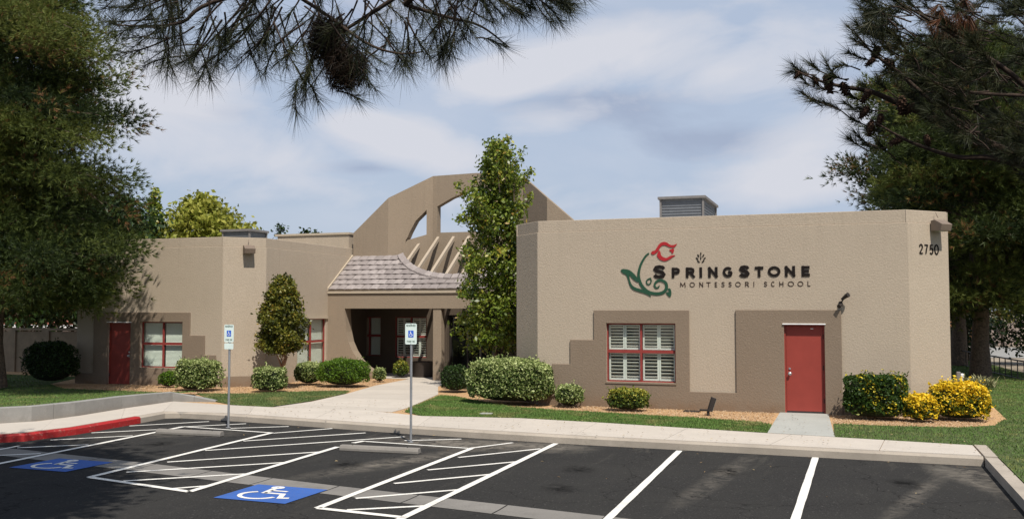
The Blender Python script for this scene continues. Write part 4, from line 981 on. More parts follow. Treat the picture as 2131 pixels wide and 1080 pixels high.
# ------------------------------------------------------------------ lettering
def G_(ch):
    c = {}
    if ch == 'S': return [[(.90, .80), (.78, .94), (.50, 1.0), (.22, .94), (.12, .76), (.24, .60), (.50, .52), (.76, .43), (.88, .25), (.78, .07), (.50, 0), (.20, .06), (.08, .22)]]
    if ch == 'P': return [[(.1, 0), (.1, 1)], [(.1, .98), (.62, .98), (.84, .88), (.88, .73), (.84, .56), (.62, .46), (.1, .46)]]
    if ch == 'R': return [[(.1, 0), (.1, 1)], [(.1, .98), (.62, .98), (.84, .88), (.88, .73), (.84, .56), (.62, .46), (.1, .46)], [(.52, .46), (.92, 0)]]
    if ch == 'I': return [[(.5, 0), (.5, 1)]]
    if ch == 'N': return [[(.1, 0), (.1, 1)], [(.1, 1), (.9, 0)], [(.9, 0), (.9, 1)]]
    if ch == 'G': return [arc(.5, .5, .42, .5, 42, 318, 16) + [(.88, .45)], [(.92, .46), (.56, .46)]]
    if ch == 'C': return [arc(.5, .5, .42, .5, 45, 315, 14)]
    if ch == 'T': return [[(.5, 0), (.5, 1)], [(0.02, .97), (.98, .97)]]
    if ch == 'E': return [[(.12, 0), (.12, 1)], [(.12, .97), (.9, .97)], [(.12, .5), (.82, .5)], [(.12, .03), (.92, .03)]]
    if ch == 'M': return [[(.06, 0), (.12, 1)], [(.12, 1), (.5, .2), (.88, 1)], [(.88, 1), (.94, 0)]]
    if ch == 'H': return [[(.1, 0), (.1, 1)], [(.9, 0), (.9, 1)], [(.1, .5), (.9, .5)]]
    if ch == 'L': return [[(.12, 1), (.12, 0)], [(.12, .03), (.9, .03)]]
    if ch == '2': return [[(.10, .74), (.22, .93), (.50, 1.0), (.78, .92), (.86, .73), (.74, .52), (.12, .05)], [(.10, .04), (.90, .04)]]
    if ch == '7': return [[(.08, .96), (.90, .96)], [(.88, .96), (.55, .5), (.36, 0)]]
    if ch == '5': return [[(.84, .96), (.24, .96)], [(.24, .97), (.16, .52), (.48, .62), (.80, .52), (.88, .31), (.76, .08), (.46, 0), (.10, .12)]]
    return []
def letter(ch, x0, x1, z0_, z1, wd, o, u, n, mat, parent, thick=.016, name='letter'):
    mb = MB(); O = Vector(o); U = Vector(u); N = Vector(n)
    wx, hz = x1 - x0 - wd, z1 - z0_ - wd
    mf = lambda x, y: O + U * x + Vector((0, 0, y)) + N * .003
    if ch in 'O0':
        ribbon(mb, [(x0 + wd / 2 + wx * (.5 + .5 * math.cos(t)), z0_ + wd / 2 + hz * (.5 + .5 * math.sin(t))) for t in np.linspace(0, 2 * math.pi, 25)[:-1]], wd, mf, N * thick, True)
    else:
        for k, st in enumerate(G_(ch)):
            cl = [(x0 + wd / 2 + wx * a, z0_ + wd / 2 + hz * b) for a, b in st]
            if len(cl) == 2:   # straight bars reach the full cap height
                (ax_, ay), (bx_, by) = cl; t = Vector((bx_ - ax_, by - ay)).normalized() * (wd / 2 if abs(by - ay) > abs(bx_ - ax_) * .7 else wd * .1); cl = [(ax_ - t.x, ay - t.y), (bx_ + t.x, by + t.y)]
            ribbon(mb, cl, wd, lambda x, y, k=k: mf(x, y) + N * (.0012 * k), N * thick)
    return mb.build(name, mat, parent)
SG = empty('school_sign', (-3.2, 24.98, 3.3), 'raised school name lettering with red flower and green stem logo on the right wing', 'sign')
def zp(x, y): p = PY(1260 + x / 4.633, 480 + y / 4.633, 25.0); return p.x, p.z
def srow(s, spans, top, bot, tall, wd, mat):
    for ch, (a, b) in zip(s, spans):
        xa, xb = zp(a, top(a))[0], zp(b, top(b))[0]; zt, zb = zp(a, top(a))[1], zp(a, bot(a))[1]
        if ch in tall: zt += tall[ch]
        letter(ch if ch != 's' else 'S', xa, xb, ZLB if False else zb, zt, wd * (1.25 if ch in tall else 1), (0, 25, 0), XF, NF, mat, SG)
l1t = lambda x: 347 - (x - 600) * (20 / 1385); l1b = lambda x: 456 - (x - 600) * (20 / 1385)
spans1 = [(450, 592), (634, 726), (769, 868), (902, 938), (983, 1090), (1124, 1238), (1280, 1400), (1430, 1535), (1566, 1688), (1722, 1838), (1882, 1988)]
for idx, (ch, (a, b)) in enumerate(zip('SPRINGSTONE', spans1)):
    xa, xb = zp(a, 400)[0], zp(b, 400)[0]; zb = 3.312; h = .262
    if idx == 0: h = .345; zb -= .015
    if idx == 6: h = .305; zb -= .01
    letter(ch, xa, xb, zb, zb + h, .084 if idx in (0, 6) else .064, (0, 25, 0), XF, NF, M['black'], SG)
spans2 = [(716, 776), (812, 862), (902, 946), (970, 1018), (1052, 1082), (1116, 1152), (1184, 1220), (1252, 1304), (1343, 1386), (1424, 1438), None, (1526, 1562), (1594, 1638), (1672, 1720), (1758, 1818), (1852, 1908), (1945, 1982)]
for ch, sp_ in zip('MONTESSORI SCHOOL', spans2):
    if sp_ is None: continue
    xa, xb = zp(sp_[0], 510)[0], zp(sp_[1], 510)[0]
    letter(ch, xa, xb, 3.072, 3.072 + .125, .0165, (0, 25, 0), XF, NF, M['brownletter'], SG, .008)
fm = lambda x, y: Vector((zp(x, y)[0], 24.996, zp(x, y)[1])); OFF = Vector((0, -.012, 0))
def spline(pts, n=6):
    out = []; P = [Vector(p) for p in pts]
    for i in range(len(P) - 1):
        p0, p1, p2, p3 = P[max(i - 1, 0)], P[i], P[i + 1], P[min(i + 2, len(P) - 1)]
        for k in range(n):
            t = k / n; out.append(.5 * ((2 * p1) + (p2 - p0) * t + (2 * p0 - 5 * p1 + 4 * p2 - p3) * t * t + (-p0 + 3 * p1 - 3 * p2 + p3) * t ** 3))
    out.append(P[-1]); return [tuple(p) for p in out]
mb = MB(); st = spline([(420, 218), (385, 250), (345, 320), (324, 390), (322, 450), (345, 520), (385, 568), (430, 597), (500, 608), (560, 593), (588, 555), (585, 510), (555, 484), (515, 480), (485, 500), (474, 530), (490, 552), (512, 545), (520, 528)])
nS = len(st); ribbon(mb, st, [12 + 18 * math.sin(math.pi * min(1, (k / nS) * 1.15)) ** .7 if k / nS < .8 else 20 - 50 * (k / nS - .8) for k in range(nS)], fm, OFF); mb.build('stem', M['green'], SG)
def blobp(pts, name, mat, oy=0): MB().prism([fm(x, y) + Vector((0, oy, 0)) for x, y in spline(pts + [pts[0]], 4)[:-1]], OFF).build(name, mat, SG)
blobp([(148, 382), (165, 370), (200, 372), (240, 385), (285, 425), (312, 465), (315, 497), (285, 482), (250, 450), (232, 425), (238, 480), (262, 528), (300, 550), (350, 566), (405, 592), (440, 636), (400, 615), (335, 592), (275, 572), (238, 535), (216, 465), (200, 428), (165, 408)], 'leaf', M['green'], -.002)
blobp([(600, 560), (622, 556), (634, 580), (636, 612), (626, 640), (606, 628), (586, 606), (590, 592), (612, 590)], 'leaf', M['green'])
mb = MB(); ribbon(mb, spline([(440, 458), (412, 468), (396, 492), (408, 518), (430, 512), (442, 486), (436, 464)], 4), 12, fm, OFF); mb.build('leaf', M['green'], SG)
blobp([(440, 212), (455, 198), (480, 190), (495, 165), (520, 130), (548, 112), (585, 112), (630, 138), (660, 138), (690, 128), (664, 160), (622, 160), (578, 142), (545, 146), (522, 172), (503, 205), (466, 230), (448, 228)], 'petal', M['signred'])
blobp([(518, 188), (532, 210), (536, 235), (558, 255), (592, 262), (628, 242), (674, 238), (648, 256), (614, 280), (568, 294), (522, 276), (498, 242), (506, 212)], 'petal', M['signred'])
blobp([(618, 182), (640, 178), (655, 170), (662, 190), (655, 212), (642, 222), (636, 204), (622, 198)], 'petal', M['signred'])
mb = MB()
for (x, y, a, l, w_) in ((920, 222, 90, 30, 11), (896, 240, 125, 30, 11), (944, 240, 55, 30, 11), (884, 268, 140, 30, 11), (956, 268, 40, 30, 11), (898, 297, 140, 32, 11), (942, 297, 40, 32, 11), (920, 262, 90, 34, 10)):
    c, s_ = math.cos(R_(a)), -math.sin(R_(a)); ribbon(mb, [(x - c * l / 2, y - s_ * l / 2), (x, y), (x + c * l / 2, y + s_ * l / 2)], [4, w_ + 3, 3], fm, OFF)
mb.build('wheat_sprig', M['black'], SG)

NB = empty('house_number', (1.9, 25.5, 3.93), 'black street number 2750 on the right chamfered corner', 'street number')
p0 = .34
for k, ch in enumerate('2750'): letter(ch, p0 + k * .172, p0 + k * .172 + .150, 3.82, 4.07, .030, (1.35, 25, 0), (q2, q2, 0), (q2, -q2, 0), M['black'], NB, .012, 'digit')

# small cameras / lamps on the right wing
SL = empty('security_light', (-.09, 25, 2.75), 'small dark swivel spotlight on the wall above the red door', 'spotlight')
MB().tube([(-.18, 25.0, 2.66), (-.18, 24.96, 2.66)], .05, 12).build('wall_plate', M['darkmetal'], SL)
MB().tube([(-.18, 24.96, 2.66), (-.12, 24.86, 2.74)], .016, 8).build('arm', M['darkmetal'], SL)
MB().tube([(-.15, 24.90, 2.75), (-.05, 24.84, 2.83), (.0, 24.80, 2.86)], [.03, .05, .06], 12).build('lamp_head', M['darkmetal'], SL)
MB().tube([(-.14, 24.92, 2.64), (-.20, 24.86, 2.60), (-.22, 24.82, 2.58)], [.025, .045, .05], 12).build('lamp_head', M['darkmetal'], SL)
PL = empty('porch_lamp', (-13.5, 32.6, 2.1), 'small hanging wall lamp behind the porch column', 'lamp')
pc = PY(918, 662, 33.2)
MB().tube([pc + Vector((-.05, .1, .28)), pc + Vector((0, 0, .22)), pc + Vector((0, 0, .08))], .012, 8).build('arm', M['darkmetal'], PL)
MB().tube([pc + Vector((0, 0, .08)), pc + Vector((0, 0, .05)), pc + Vector((0, 0, -.02))], [.02, .07, .08], 12).build('shade', M['darkmetal'], PL)
MB().tube([pc + Vector((0, 0, -.02)), pc + Vector((0, 0, -.06)), pc + Vector((0, 0, -.12)), pc + Vector((0, 0, -.15))], [.05, .058, .05, .02], 12).build('bulb_glass', M['whitetrim'], PL)
MB().box((pc.x - .09, pc.y + .1, 2.35), (pc.x - .01, pc.y + .14, 2.54)).build('bracket', M['darkmetal'], PL)
# ground floodlight aiming at the sign
fp = GZ(1474, 864, 0)
FLt = empty('ground_floodlight', fp, 'dark upturned floodlight on a stake in the gravel below the sign', 'floodlight')
MB().tube([fp, fp + Vector((0, 0, .12))], [.035, .03], 10).build('stake', M['darkmetal'], FLt)
MB().obox(fp, XF, NF, (-.20, .10, -.03), (.02, .145, .05)).build('junction_box', M['darkmetal'], FLt, bevel=.006)
hv = [fp + Vector((x, y, z)) for x, y, z in ((.02, .02, .10), (.12, -.10, .10), (.20, -.02, .42), (.10, .10, .42), (-.02, .12, .16), (.10, .20, .14), (.16, .22, .38), (.08, .26, .38))]
MB().add([fp + Vector(v) for v in ((.0, -.06, .10), (.10, -.02, .08), (.20, .02, .40), (.10, -.02, .44), (-.03, .0, .13), (.06, .05, .11), (.15, .09, .40), (.06, .04, .44))], [(0, 1, 2, 3), (7, 6, 5, 4), (0, 4, 5, 1), (1, 5, 6, 2), (2, 6, 7, 3), (3, 7, 4, 0)]).build('lamp_head', M['darkmetal'], FLt, bevel=.01)
MB().add([fp + Vector(v) for v in ((.105, -.005, .10), (.195, .025, .39), (.155, .085, .39), (.07, .045, .12))], [(0, 1, 2, 3)]).build('lens', M['signwhite'], FLt)
# flat valve box cover in the gravel and one in the turf
vb = GZ(1440, 856, 0)
VB = MB().box((vb.x - .20, vb.y - .10, -.01), (vb.x + .20, vb.y + .12, .025)).build('valve_cover', M['darkmetal'], None, bevel=.01); tag(VB, 'flat dark utility cover lying in the gravel left of the floodlight', 'utility cover')
vb = GZ(1012, 862, 0)
VB = MB().box((vb.x - .14, vb.y - .1, 0), (vb.x + .14, vb.y + .1, .035)).build('valve_cover', M['pad'], None, bevel=.01); tag(VB, 'small pale irrigation box lid in the grass beside the walkway', 'utility cover')

# ------------------------------------------------------------------ parking signs and wheel stops
def parking_sign(base, top_px, lbl, w_, h, plate, yaw):
    base = Vector(base); Sg = empty('parking_sign', base, lbl, 'parking sign', 'accessible parking signs on poles')
    ht = top_px
    MB().tube([base + Vector((0, 0, -.02)), base + Vector((0, 0, ht))], .026, 8).build('pole', M['metal'], Sg)
    MB().tube([base + Vector((0, 0, 0)), base + Vector((0, 0, .012))], .06, 12).build('base_collar', M['metal'], Sg)
    u = Vector((math.cos(yaw), math.sin(yaw), 0)); n = Vector((math.sin(yaw), -math.cos(yaw), 0)); o = base + n * .03
    z1 = ht + .02; z0_ = z1 - h
    def rr(x0, za, x1, zb, r, d0, d1, nm, mat, prn):
        pts = []
        for cx_, cz_, s in ((x1 - r, zb - r, 0), (x0 + r, zb - r, 90), (x0 + r, za + r, 180), (x1 - r, za + r, 270)):
            for k in range(5): a = R_(s + k * 22.5); pts.append(o + u * (cx_ + r * math.cos(a)) + Vector((0, 0, cz_ + r * math.sin(a))) + n * d0)
        return MB().prism(pts, n * (d1 - d0)).build(nm, mat, prn)
    pn = rr(-w_ / 2, z0_, w_ / 2, z1, .03, 0, .004, 'sign_panel', M['signwhite'], Sg)
    s = w_ * .46; zc = z0_ + h * .50
    sq = rr(-s / 2, zc - s * .62, s / 2, zc + s * .62, .008, .0055, .0075, 'blue_field', M['signblue'], pn)
    mb = MB(); isa(mb, lambda x, y: o + u * ((x - .5) * s * .9) + Vector((0, 0, zc - s * .52 + y * s * 1.0)) + n * .009, n * .001, 1.1); mb.build('wheelchair_symbol', M['whitetrim'], pn)
    mb = MB()
    def txt(sx, zt, hh, tw_, mk_='signgreen'):
        n_ = len(sx); cw = tw_ / n_
        for k, ch in enumerate(sx):
            if ch == ' ': continue
            x0 = -tw_ / 2 + k * cw + cw * .1
            for q, stt in enumerate([[(0, 0), (1, 0)]] if False else (G2(ch))):
                ribbon(mb, [(x0 + a * cw * .75, zt - hh + b * hh) for a, b in stt], hh * .16, lambda x, y: o + u * x + Vector((0, 0, y)) + n * (.0055 + .0004 * q), n * .001)
    txt('RESERVED', z1 - .025, .034, w_ * .80); txt('PARKING', z0_ + .075, .032, w_ * .7)
    mb.build('lettering', M['green'], pn)
    for z in (z1 - .012, z0_ + .014):
        c = o + Vector((0, 0, z)); MB().tube([c, c + n * .010], .007, 8).build('bolt', M['steel'], Sg)
    if plate:
        rr(-w_ * .48, z0_ - .155, w_ * .48, z0_ - .02, .02, 0, .004, 'lower_plate', M['signwhite'], Sg)
def G2(ch):
    d = {'V': [[(0, 1), (.5, 0), (1, 1)]], 'D': [[(.1, 0), (.1, 1), (.6, 1), (.9, .7), (.9, .3), (.6, 0), (.1, 0)]], 'A': [[(0, 0), (.5, 1), (1, 0)], [(.2, .35), (.8, .35)]], 'K': [[(.1, 0), (.1, 1)], [(.9, 1), (.1, .45), (.9, 0)]]}
    return d.get(ch) or G_(ch)
parking_sign((-13.22, 18.92, -.15), 2.30, 'white accessible parking sign with small lower plate, left pole at the first wheel stop', .235, .40, True, R_(6))
parking_sign((-8.33, 18.10, -.15), 2.36, 'white accessible parking sign standing beside the walkway, right pole', .24, .42, False, R_(10))
def stop(a, b, lbl):
    A, Bv = Vector((*a, -.149)), Vector((*b, -.149)); t = (Bv - A).normalized(); n = Vector((-t.y, t.x, 0)); vs = []
    Wr = empty('wheel_stop', A.lerp(Bv, .5), lbl, 'wheel stop', 'concrete wheel stops')
    prof = [(-.085, 0), (-.085, .05), (-.055, .105), (.055, .105), (.085, .05), (.085, 0)]
    for p in (A, Bv):
        for x, z in prof: vs.append(p + n * x + Vector((0, 0, z)))
    MB().add(vs, [(0, 1, 2, 3, 4, 5), tuple(reversed(range(6, 12)))] + [(k, (k + 1) % 6, 6 + (k + 1) % 6, 6 + k) for k in range(6)]).build('block', M['stop'], Wr, bevel=.012)
    for f in (.15, .85):
        c = A.lerp(Bv, f) + Vector((0, 0, .10)); MB().tube([c, c + Vector((0, 0, .010))], .014, 8).build('anchor_bolt', M['darkmetal'], Wr)
stop((-14.05, 17.55), (-12.45, 17.60), 'grey concrete wheel stop in the left accessible stall')
stop((-9.12, 16.66), (-7.52, 16.72), 'grey concrete wheel stop in the right accessible stall')

# planter drum on the porch
pp = PY(880, 790, 33.6)
PT = empty('planter', (pp.x, 33.6, 0), 'round dark brown planter in the porch shade left of the column', 'planter')
MB().tube([(pp.x, 33.6, 0), (pp.x, 33.6, .05), (pp.x, 33.6, .52), (pp.x, 33.6, .56)], [.36, .38, .42, .44], 24).build('pot', plain('pot_brown', (.045, .035, .03), .6), PT)
MB().tube([(pp.x, 33.6, .561), (pp.x, 33.6, .575)], [.40, .38], 20).build('soil', M['twig'], PT)

# ================================================================== VEGETATION
def shrub(label, cen, wx, wy, h, mat, leaf=.042, n=5200, boxy=2.6, seed=1, cat='shrub', group=None, name='shrub', z0=-.01, var=None, lump=.07):
    rg = np.random.default_rng(seed); root = empty(name, (cen[0], cen[1], z0), label, cat, group)
    # superellipsoid shell
    d = unit(rg.normal(0, 1, (n * 3, 3))); d[:, 2] = np.where(d[:, 2] < -.55, -d[:, 2], d[:, 2])
    r = 1 / (np.abs(d[:, 0]) ** boxy + np.abs(d[:, 1]) ** boxy + np.abs(d[:, 2]) ** boxy) ** (1 / boxy)
    lm = 1 + lump * (np.sin(d[:, 0] * 5 + seed) * np.sin(d[:, 1] * 6 + seed * 2) + .6 * np.sin(d[:, 2] * 7 + d[:, 0] * 9 + seed)) 
    dep = rg.uniform(0, 1, len(d)) ** 1.5
    rad = r * lm * (1.0 - .16 * dep)
    P = d * rad[:, None]
    face = (P @ unit(np.array([-cen[0], -cen[1], 1.6]))) > -.35       # sides that can be seen first, some of the rest
    keep = face | (rg.uniform(0, 1, len(d)) < .25); P = P[keep][:n]; dep = dep[keep][:n]; dk_ = d[keep][:n]
    C_ = np.column_stack([cen[0] + P[:, 0] * wx / 2, cen[1] + P[:, 1] * wy / 2, z0 + h * .5 + P[:, 2] * h * .5])
    C_[:, 2] = np.maximum(C_[:, 2], z0 + .03) + rg.normal(0, .006, len(P))
    if var is None: vr = rg.uniform(0, 1, len(P))
    else: vr = var(P, rg)
    gapn = np.sin(P[:, 0] * 4.1 + seed) * np.sin(P[:, 1] * 3.7 + seed * 1.7) * np.sin(P[:, 2] * 4.3 + seed * .6)
    kp = (gapn < .38) | (rg.uniform(0, 1, len(P)) < .45); C_, vr = C_[kp], vr[kp]
    ns_ = max(6, int(n / 170)); idx = rg.choice(len(C_), ns_); ctr = np.array([cen[0], cen[1], z0 + h * .35]); sh = C_[idx]; dirs = unit(sh - ctr) + np.array([0, 0, .6]); st_ = []
    for q_ in range(6): st_.append(sh + unit(dirs) * (.012 + .022 * q_) * rg.uniform(.6, 1.3, (ns_, 1)) + rg.normal(0, .008, (ns_, 3)))
    st_ = np.concatenate(st_); C_ = np.concatenate([C_, st_]); vr = np.concatenate([vr, np.clip(rg.uniform(.3, .9, len(st_)), 0, 1)])
    V, v = leaves(C_, leaf * rg.choice([.7, 1.0, 1.25], (len(C_), 1)), rg, vr, .5, 1.5)
    fo = link('foliage', npmesh('foliage', V, 4, v, mat), None, root); fo['kind'] = 'stuff'
    # inner mass of twigs and shade leaves
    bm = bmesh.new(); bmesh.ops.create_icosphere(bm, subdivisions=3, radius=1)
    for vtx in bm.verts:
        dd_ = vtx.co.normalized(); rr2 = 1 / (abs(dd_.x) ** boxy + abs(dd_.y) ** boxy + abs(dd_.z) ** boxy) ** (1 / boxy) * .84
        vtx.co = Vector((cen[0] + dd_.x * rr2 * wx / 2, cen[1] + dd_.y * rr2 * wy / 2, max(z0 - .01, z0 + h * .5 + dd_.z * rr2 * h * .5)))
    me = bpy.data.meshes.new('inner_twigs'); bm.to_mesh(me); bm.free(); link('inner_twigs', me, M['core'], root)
    return root
topyel = lambda P, rg: np.clip(.25 + .45 * P[:, 2] + .35 * rg.uniform(-1, 1, len(P)) + .15, 0, 1)
sideyel = lambda P, rg: np.clip(rg.uniform(0, .95, len(P)) ** 1.0 * np.where(np.sin(P[:, 0] * 4.2 + 1.2 + P[:, 2] * 2.5) + P[:, 0] * .9 > .25, 1.0, .68), 0, 1)
mostyel = lambda P, rg: np.clip(rg.uniform(0, 1, len(P)) * np.where((P[:, 0] + .35 * np.sin(P[:, 2] * 5) < -.45) | ((P[:, 2] < .1 + .35 * np.sin(P[:, 0] * 6)) & (P[:, 1] < 0) & (rg.uniform(0, 1, len(P)) < .6)), .30, 1.0) + .25 * (P[:, 2] > .55), 0, 1)  # low and left leaves coloured darker for shade, top yellower for sun
pale = lambda P, rg: np.clip(rg.uniform(0, 1, len(P)) * .85 + .22 * (P[:, 2] > .6), 0, 1)
shrub('shaggy dark green shrub in tree shade left of the dark red door', (-25.3, 26.1), 2.0, 1.3, 1.42, M['dark'], .05, 5000, 2.4, 11, z0=.0)
shrub('small bright green shrub below the left wing window', (-20.72, 26.35), .62, .55, .52, M['round'], .036, 1500, 2.2, 12)
shrub('pale variegated box hedge below the stepped trim of the left wing', (-19.02, 25.62), 1.25, .9, .95, M['varieg'], .042, 7500, 6.5, 13, 'hedge', var=pale)
shrub('small square variegated hedge left of the thin tree trunk', (-16.72, 26.05), .92, .7, .74, M['varieg'], .040, 4200, 7.5, 14, 'hedge', var=pale)
shrub('rounded variegated shrub under the side window', (-17.05, 28.9), 1.0, .9, .76, M['varieg'], .042, 3400, 2.4, 15, var=pale)
shrub('wide domed bright green shrub at the foot of the curved pier', (-15.55, 28.55), 1.66, 1.3, .90, M['round'], .034, 9500, 2.7, 16)
shrub('tiny pale shrub in the gravel at the end of the curved pier', (-15.38, 30.8), .46, .42, .50, M['varieg'], .040, 900, 2.3, 17, var=pale)
shrub('yellow green spiky shrub in the porch beside the planter', (-15.6, 33.0), .56, .5, .64, M['yellowgreen'], .055, 900, 2.1, 18, var=topyel)
shrub('dark green rounded shrub right of the porch column', (-11.35, 27.9), .84, .9, .80, M['dark'], .036, 3400, 3.0, 19)
shrub('large pale variegated hedge at the shaded corner of the right wing', (-8.52, 24.95), 2.42, 1.35, 1.20, M['varieg'], .045, 20000, 3.6, 20, 'hedge', var=pale, lump=.05)
shrub('small variegated shrub under the lowest step of the trim', (-6.82, 24.55), .76, .6, .60, M['varieg'], .042, 1900, 2.1, 21, var=pale)
shrub('small yellow tipped shrub under the shuttered window', (-5.22, 24.22), .96, .66, .56, M['yellowgreen'], .042, 2700, 3.2, 22, var=topyel)
shrub('large square hedge half green half yellow beside the red door', (.54, 24.30), 1.32, .95, .99, M['halfyellow'], .045, 8500, 6.5, 23, 'hedge', var=sideyel)
shrub('smallest golden shrub between the two large ones at the right corner', (1.48, 24.05), .74, .62, .62, M['yellow'], .045, 2600, 2.6, 24, var=mostyel)
shrub('wide golden hedge at the far right corner with its left side coloured green for shade', (2.36, 24.75), 1.16, .95, .84, M['yellow'], .045, 8500, 5.0, 25, 'hedge', var=mostyel)

def strap_plant(label, c, n, ln, seed, z0):
    rg = random.Random(seed); mb = MB()
    root = empty('strap_leaf_plant', (c[0], c[1], z0), label, 'plant')
    V = []; vr = []
    for k in range(n):
        a = rg.uniform(0, 6.28); el = rg.uniform(.5, 1.3); l = ln * rg.uniform(.6, 1.1); b = Vector((c[0] + rg.gauss(0, .22), c[1] + rg.gauss(0, .1), z0))
        dr = Vector((math.cos(a) * math.cos(el), math.sin(a) * math.cos(el), math.sin(el))); s = dr.cross(Vector((0, 0, 1))).normalized() * .014
        m_ = b + dr * l * .6; t = m_ + Vector((dr.x, dr.y, dr.z * .3)) * l * .4
        V += [b - s, b + s, m_ + s, m_ - s, m_ - s, m_ + s, t + s * .1, t - s * .1]; vr += [rg.random()] * 2
    o = link('strap_leaf', npmesh('strap_leaf', np.array([tuple(v) for v in V]), 4, np.array(vr), M['agave']), None, root); o['kind'] = 'stuff'
for k, px_ in enumerate((2018, 2048)):
    p = GZ(px_, 806, -.1); strap_plant(('pale spiky strap leaved plant behind the golden hedge', 'second pale strap leaved plant, further right behind the golden hedge')[k], (p.x, p.y), 130, .62, 30 + k, -.1)
p = GZ(1998, 800, -.08)
UB = empty('utility_box', p, 'small grey backflow pipe cover with white face beside the side path', 'utility box')
MB().box((p.x - .11, p.y - .1, -.12), (p.x + .02, p.y + .12, .36)).build('housing', M['unit'], UB, bevel=.02)
MB().box((p.x + .021, p.y - .11, -.05), (p.x + .12, p.y + .06, .30)).build('white_cap', M['whitetrim'], UB, bevel=.02)

def skeleton_tube(mb, a, b, r0, r1, rg, bend=.12, seg=5, n=5):
    a, b = Vector(a), Vector(b); L_ = (b - a).length; off = Vector((rg.gauss(0, bend), rg.gauss(0, bend), rg.gauss(0, bend))) * L_
    pts = [a.lerp(b, k / n) + off * math.sin(math.pi * k / n) for k in range(n + 1)]
    mb.tube(pts, [r0 + (r1 - r0) * k / n for k in range(n + 1)], seg); return pts

def broadleaf(name, label, cat, base, trunk, h0, h1, radf, mat, leafsize, nclus, nleaf, seed, spread=.13, bark='bark', group=None, tr=.09, blobs=None, z_stretch=1.0):
    rg = np.random.default_rng(seed); rr = random.Random(seed); bx_, by_, bz = base
    T = empty(name, base, label, cat, group)
    mb = MB(); pts = [Vector((bx_ + rr.gauss(0, .03) * k, by_ + rr.gauss(0, .03) * k, bz + (trunk - bz) * k / 5)) for k in range(6)]; pts[0] = Vector(base)
    mb.tube(pts, [tr * 1.25] + [tr * (1 - .09 * k) for k in range(1, 6)], 10)
    top = pts[-1]
    tp = [top.lerp(Vector((bx_, by_, h1 - (h1 - h0) * .15)), k / 5) for k in range(6)]
    mb.tube(tp, [tr * .6 * (1 - .17 * k) for k in range(6)], 8); mb.build('trunk', M[bark], T)
    # clusters
    zs = rg.uniform(0, 1, nclus); ang = rg.uniform(0, 2 * np.pi, nclus); rad = np.array([radf(t) for t in zs])
    lumps = 1 + .34 * np.sin(ang * 3 + zs * 17 + seed) + .16 * np.sin(ang * 7 + zs * 31)
    rho = np.sqrt(rg.uniform(.15, 1, nclus)) * rad * lumps
    cc = np.column_stack([bx_ + rho * np.cos(ang), by_ + rho * np.sin(ang), h0 + (h1 - h0) * zs])
    br = MB()
    for k in rr.sample(range(nclus), min(nclus, 46)):
        c = cc[k]; z_ = max(pts[2].z, c[2] - .7 * (abs(c[0] - bx_) + abs(c[1] - by_)) - .3); skeleton_tube(br, (bx_, by_, z_), c, tr * .28, .006, rr, .05, 5, 4)
    br.build('branches', M[bark], T)
    cv = rg.uniform(.15, .75, nclus)
    P = np.repeat(cc, nleaf, 0) + rg.normal(0, spread, (nclus * nleaf, 3)) * np.array([1, 1, .85 * z_stretch])
    V, v = leaves(P, leafsize, rg, np.repeat(cv, nleaf) + rg.uniform(-.25, .25, nclus * nleaf), .5, 1.5)
    fo = link('crown', npmesh('crown', V, 4, v, mat), None, T); fo['kind'] = 'stuff'
    return T
# tall slender tree by the porch
def rf_c(t):
    return np.interp(t, [0, .08, .25, .5, .72, .85, .94, 1.0], [.70, .95, .95, .80, .68, .50, .28, .08])
TT = broadleaf('porch_tree', 'tall slender glossy green tree rising in front of the tiled entry roof', 'tree', (-10.35, 28.9, -.02), 1.3, 1.25, 7.7, rf_c, M['pear'], .10, 330, 52, 41, .155, tr=.085)
# sideways shoots of the tall tree
def shoots(T, L, mat, ls, seed, n=34, sp=.09):
    rg = np.random.default_rng(seed); rr = random.Random(seed); br = MB(); P = []; 
    for a, b in L:
        pts = skeleton_tube(br, a, b, .022, .005, rr, .06, 5, 5)
        for k in range(1, 6):
            P.append(np.array(pts[k])[None] + rg.normal(0, sp * (1.15 - .06 * k), (n, 3)))
    P = np.concatenate(P); V, v = leaves(P, ls, rg, rg.uniform(.1, .9, len(P)), .4)
    br.build('shoot', M['bark'], T); fo = link('shoot_leaves', npmesh('shoot_leaves', V, 4, v, mat), None, T); fo['kind'] = 'stuff'
D_ = 30.0
def q(u, v, d=D_): return DD(u, v, d)
shoots(TT, [(q(1030, 480), q(975, 440)), (q(1010, 450), q(952, 385)), (q(1030, 470), q(985, 400, 29.6)), (q(1040, 400), q(1025, 300)), (q(1050, 380), q(1056, 290)), (q(1070, 420), q(1084, 318)), (q(1070, 400), q(1104, 356)), (q(1075, 480), q(1104, 410, 29.7)),
            (q(1010, 560), q(965, 520)), (q(1000, 450), q(955, 455)), (q(1010, 520, 29.4), q(975, 560, 29)), (q(1000, 640), q(958, 665)), (q(1000, 600), q(962, 612))], M['pear'], .09, 42)
# small cone tree at the left wing corner
rf_s = lambda t: np.interp(t, [0, .08, .3, .6, .85, 1.0], [.46, .62, .62, .50, .32, .06])
broadleaf('ornamental_tree', 'small dense olive tree clipped to a cone by the left wing corner', 'tree', (-17.0, 27.15, -.03), 1.25, 1.22, 3.46, rf_s, M['olive'], .075, 420, 60, 51, .095, bark='bark2', tr=.075)
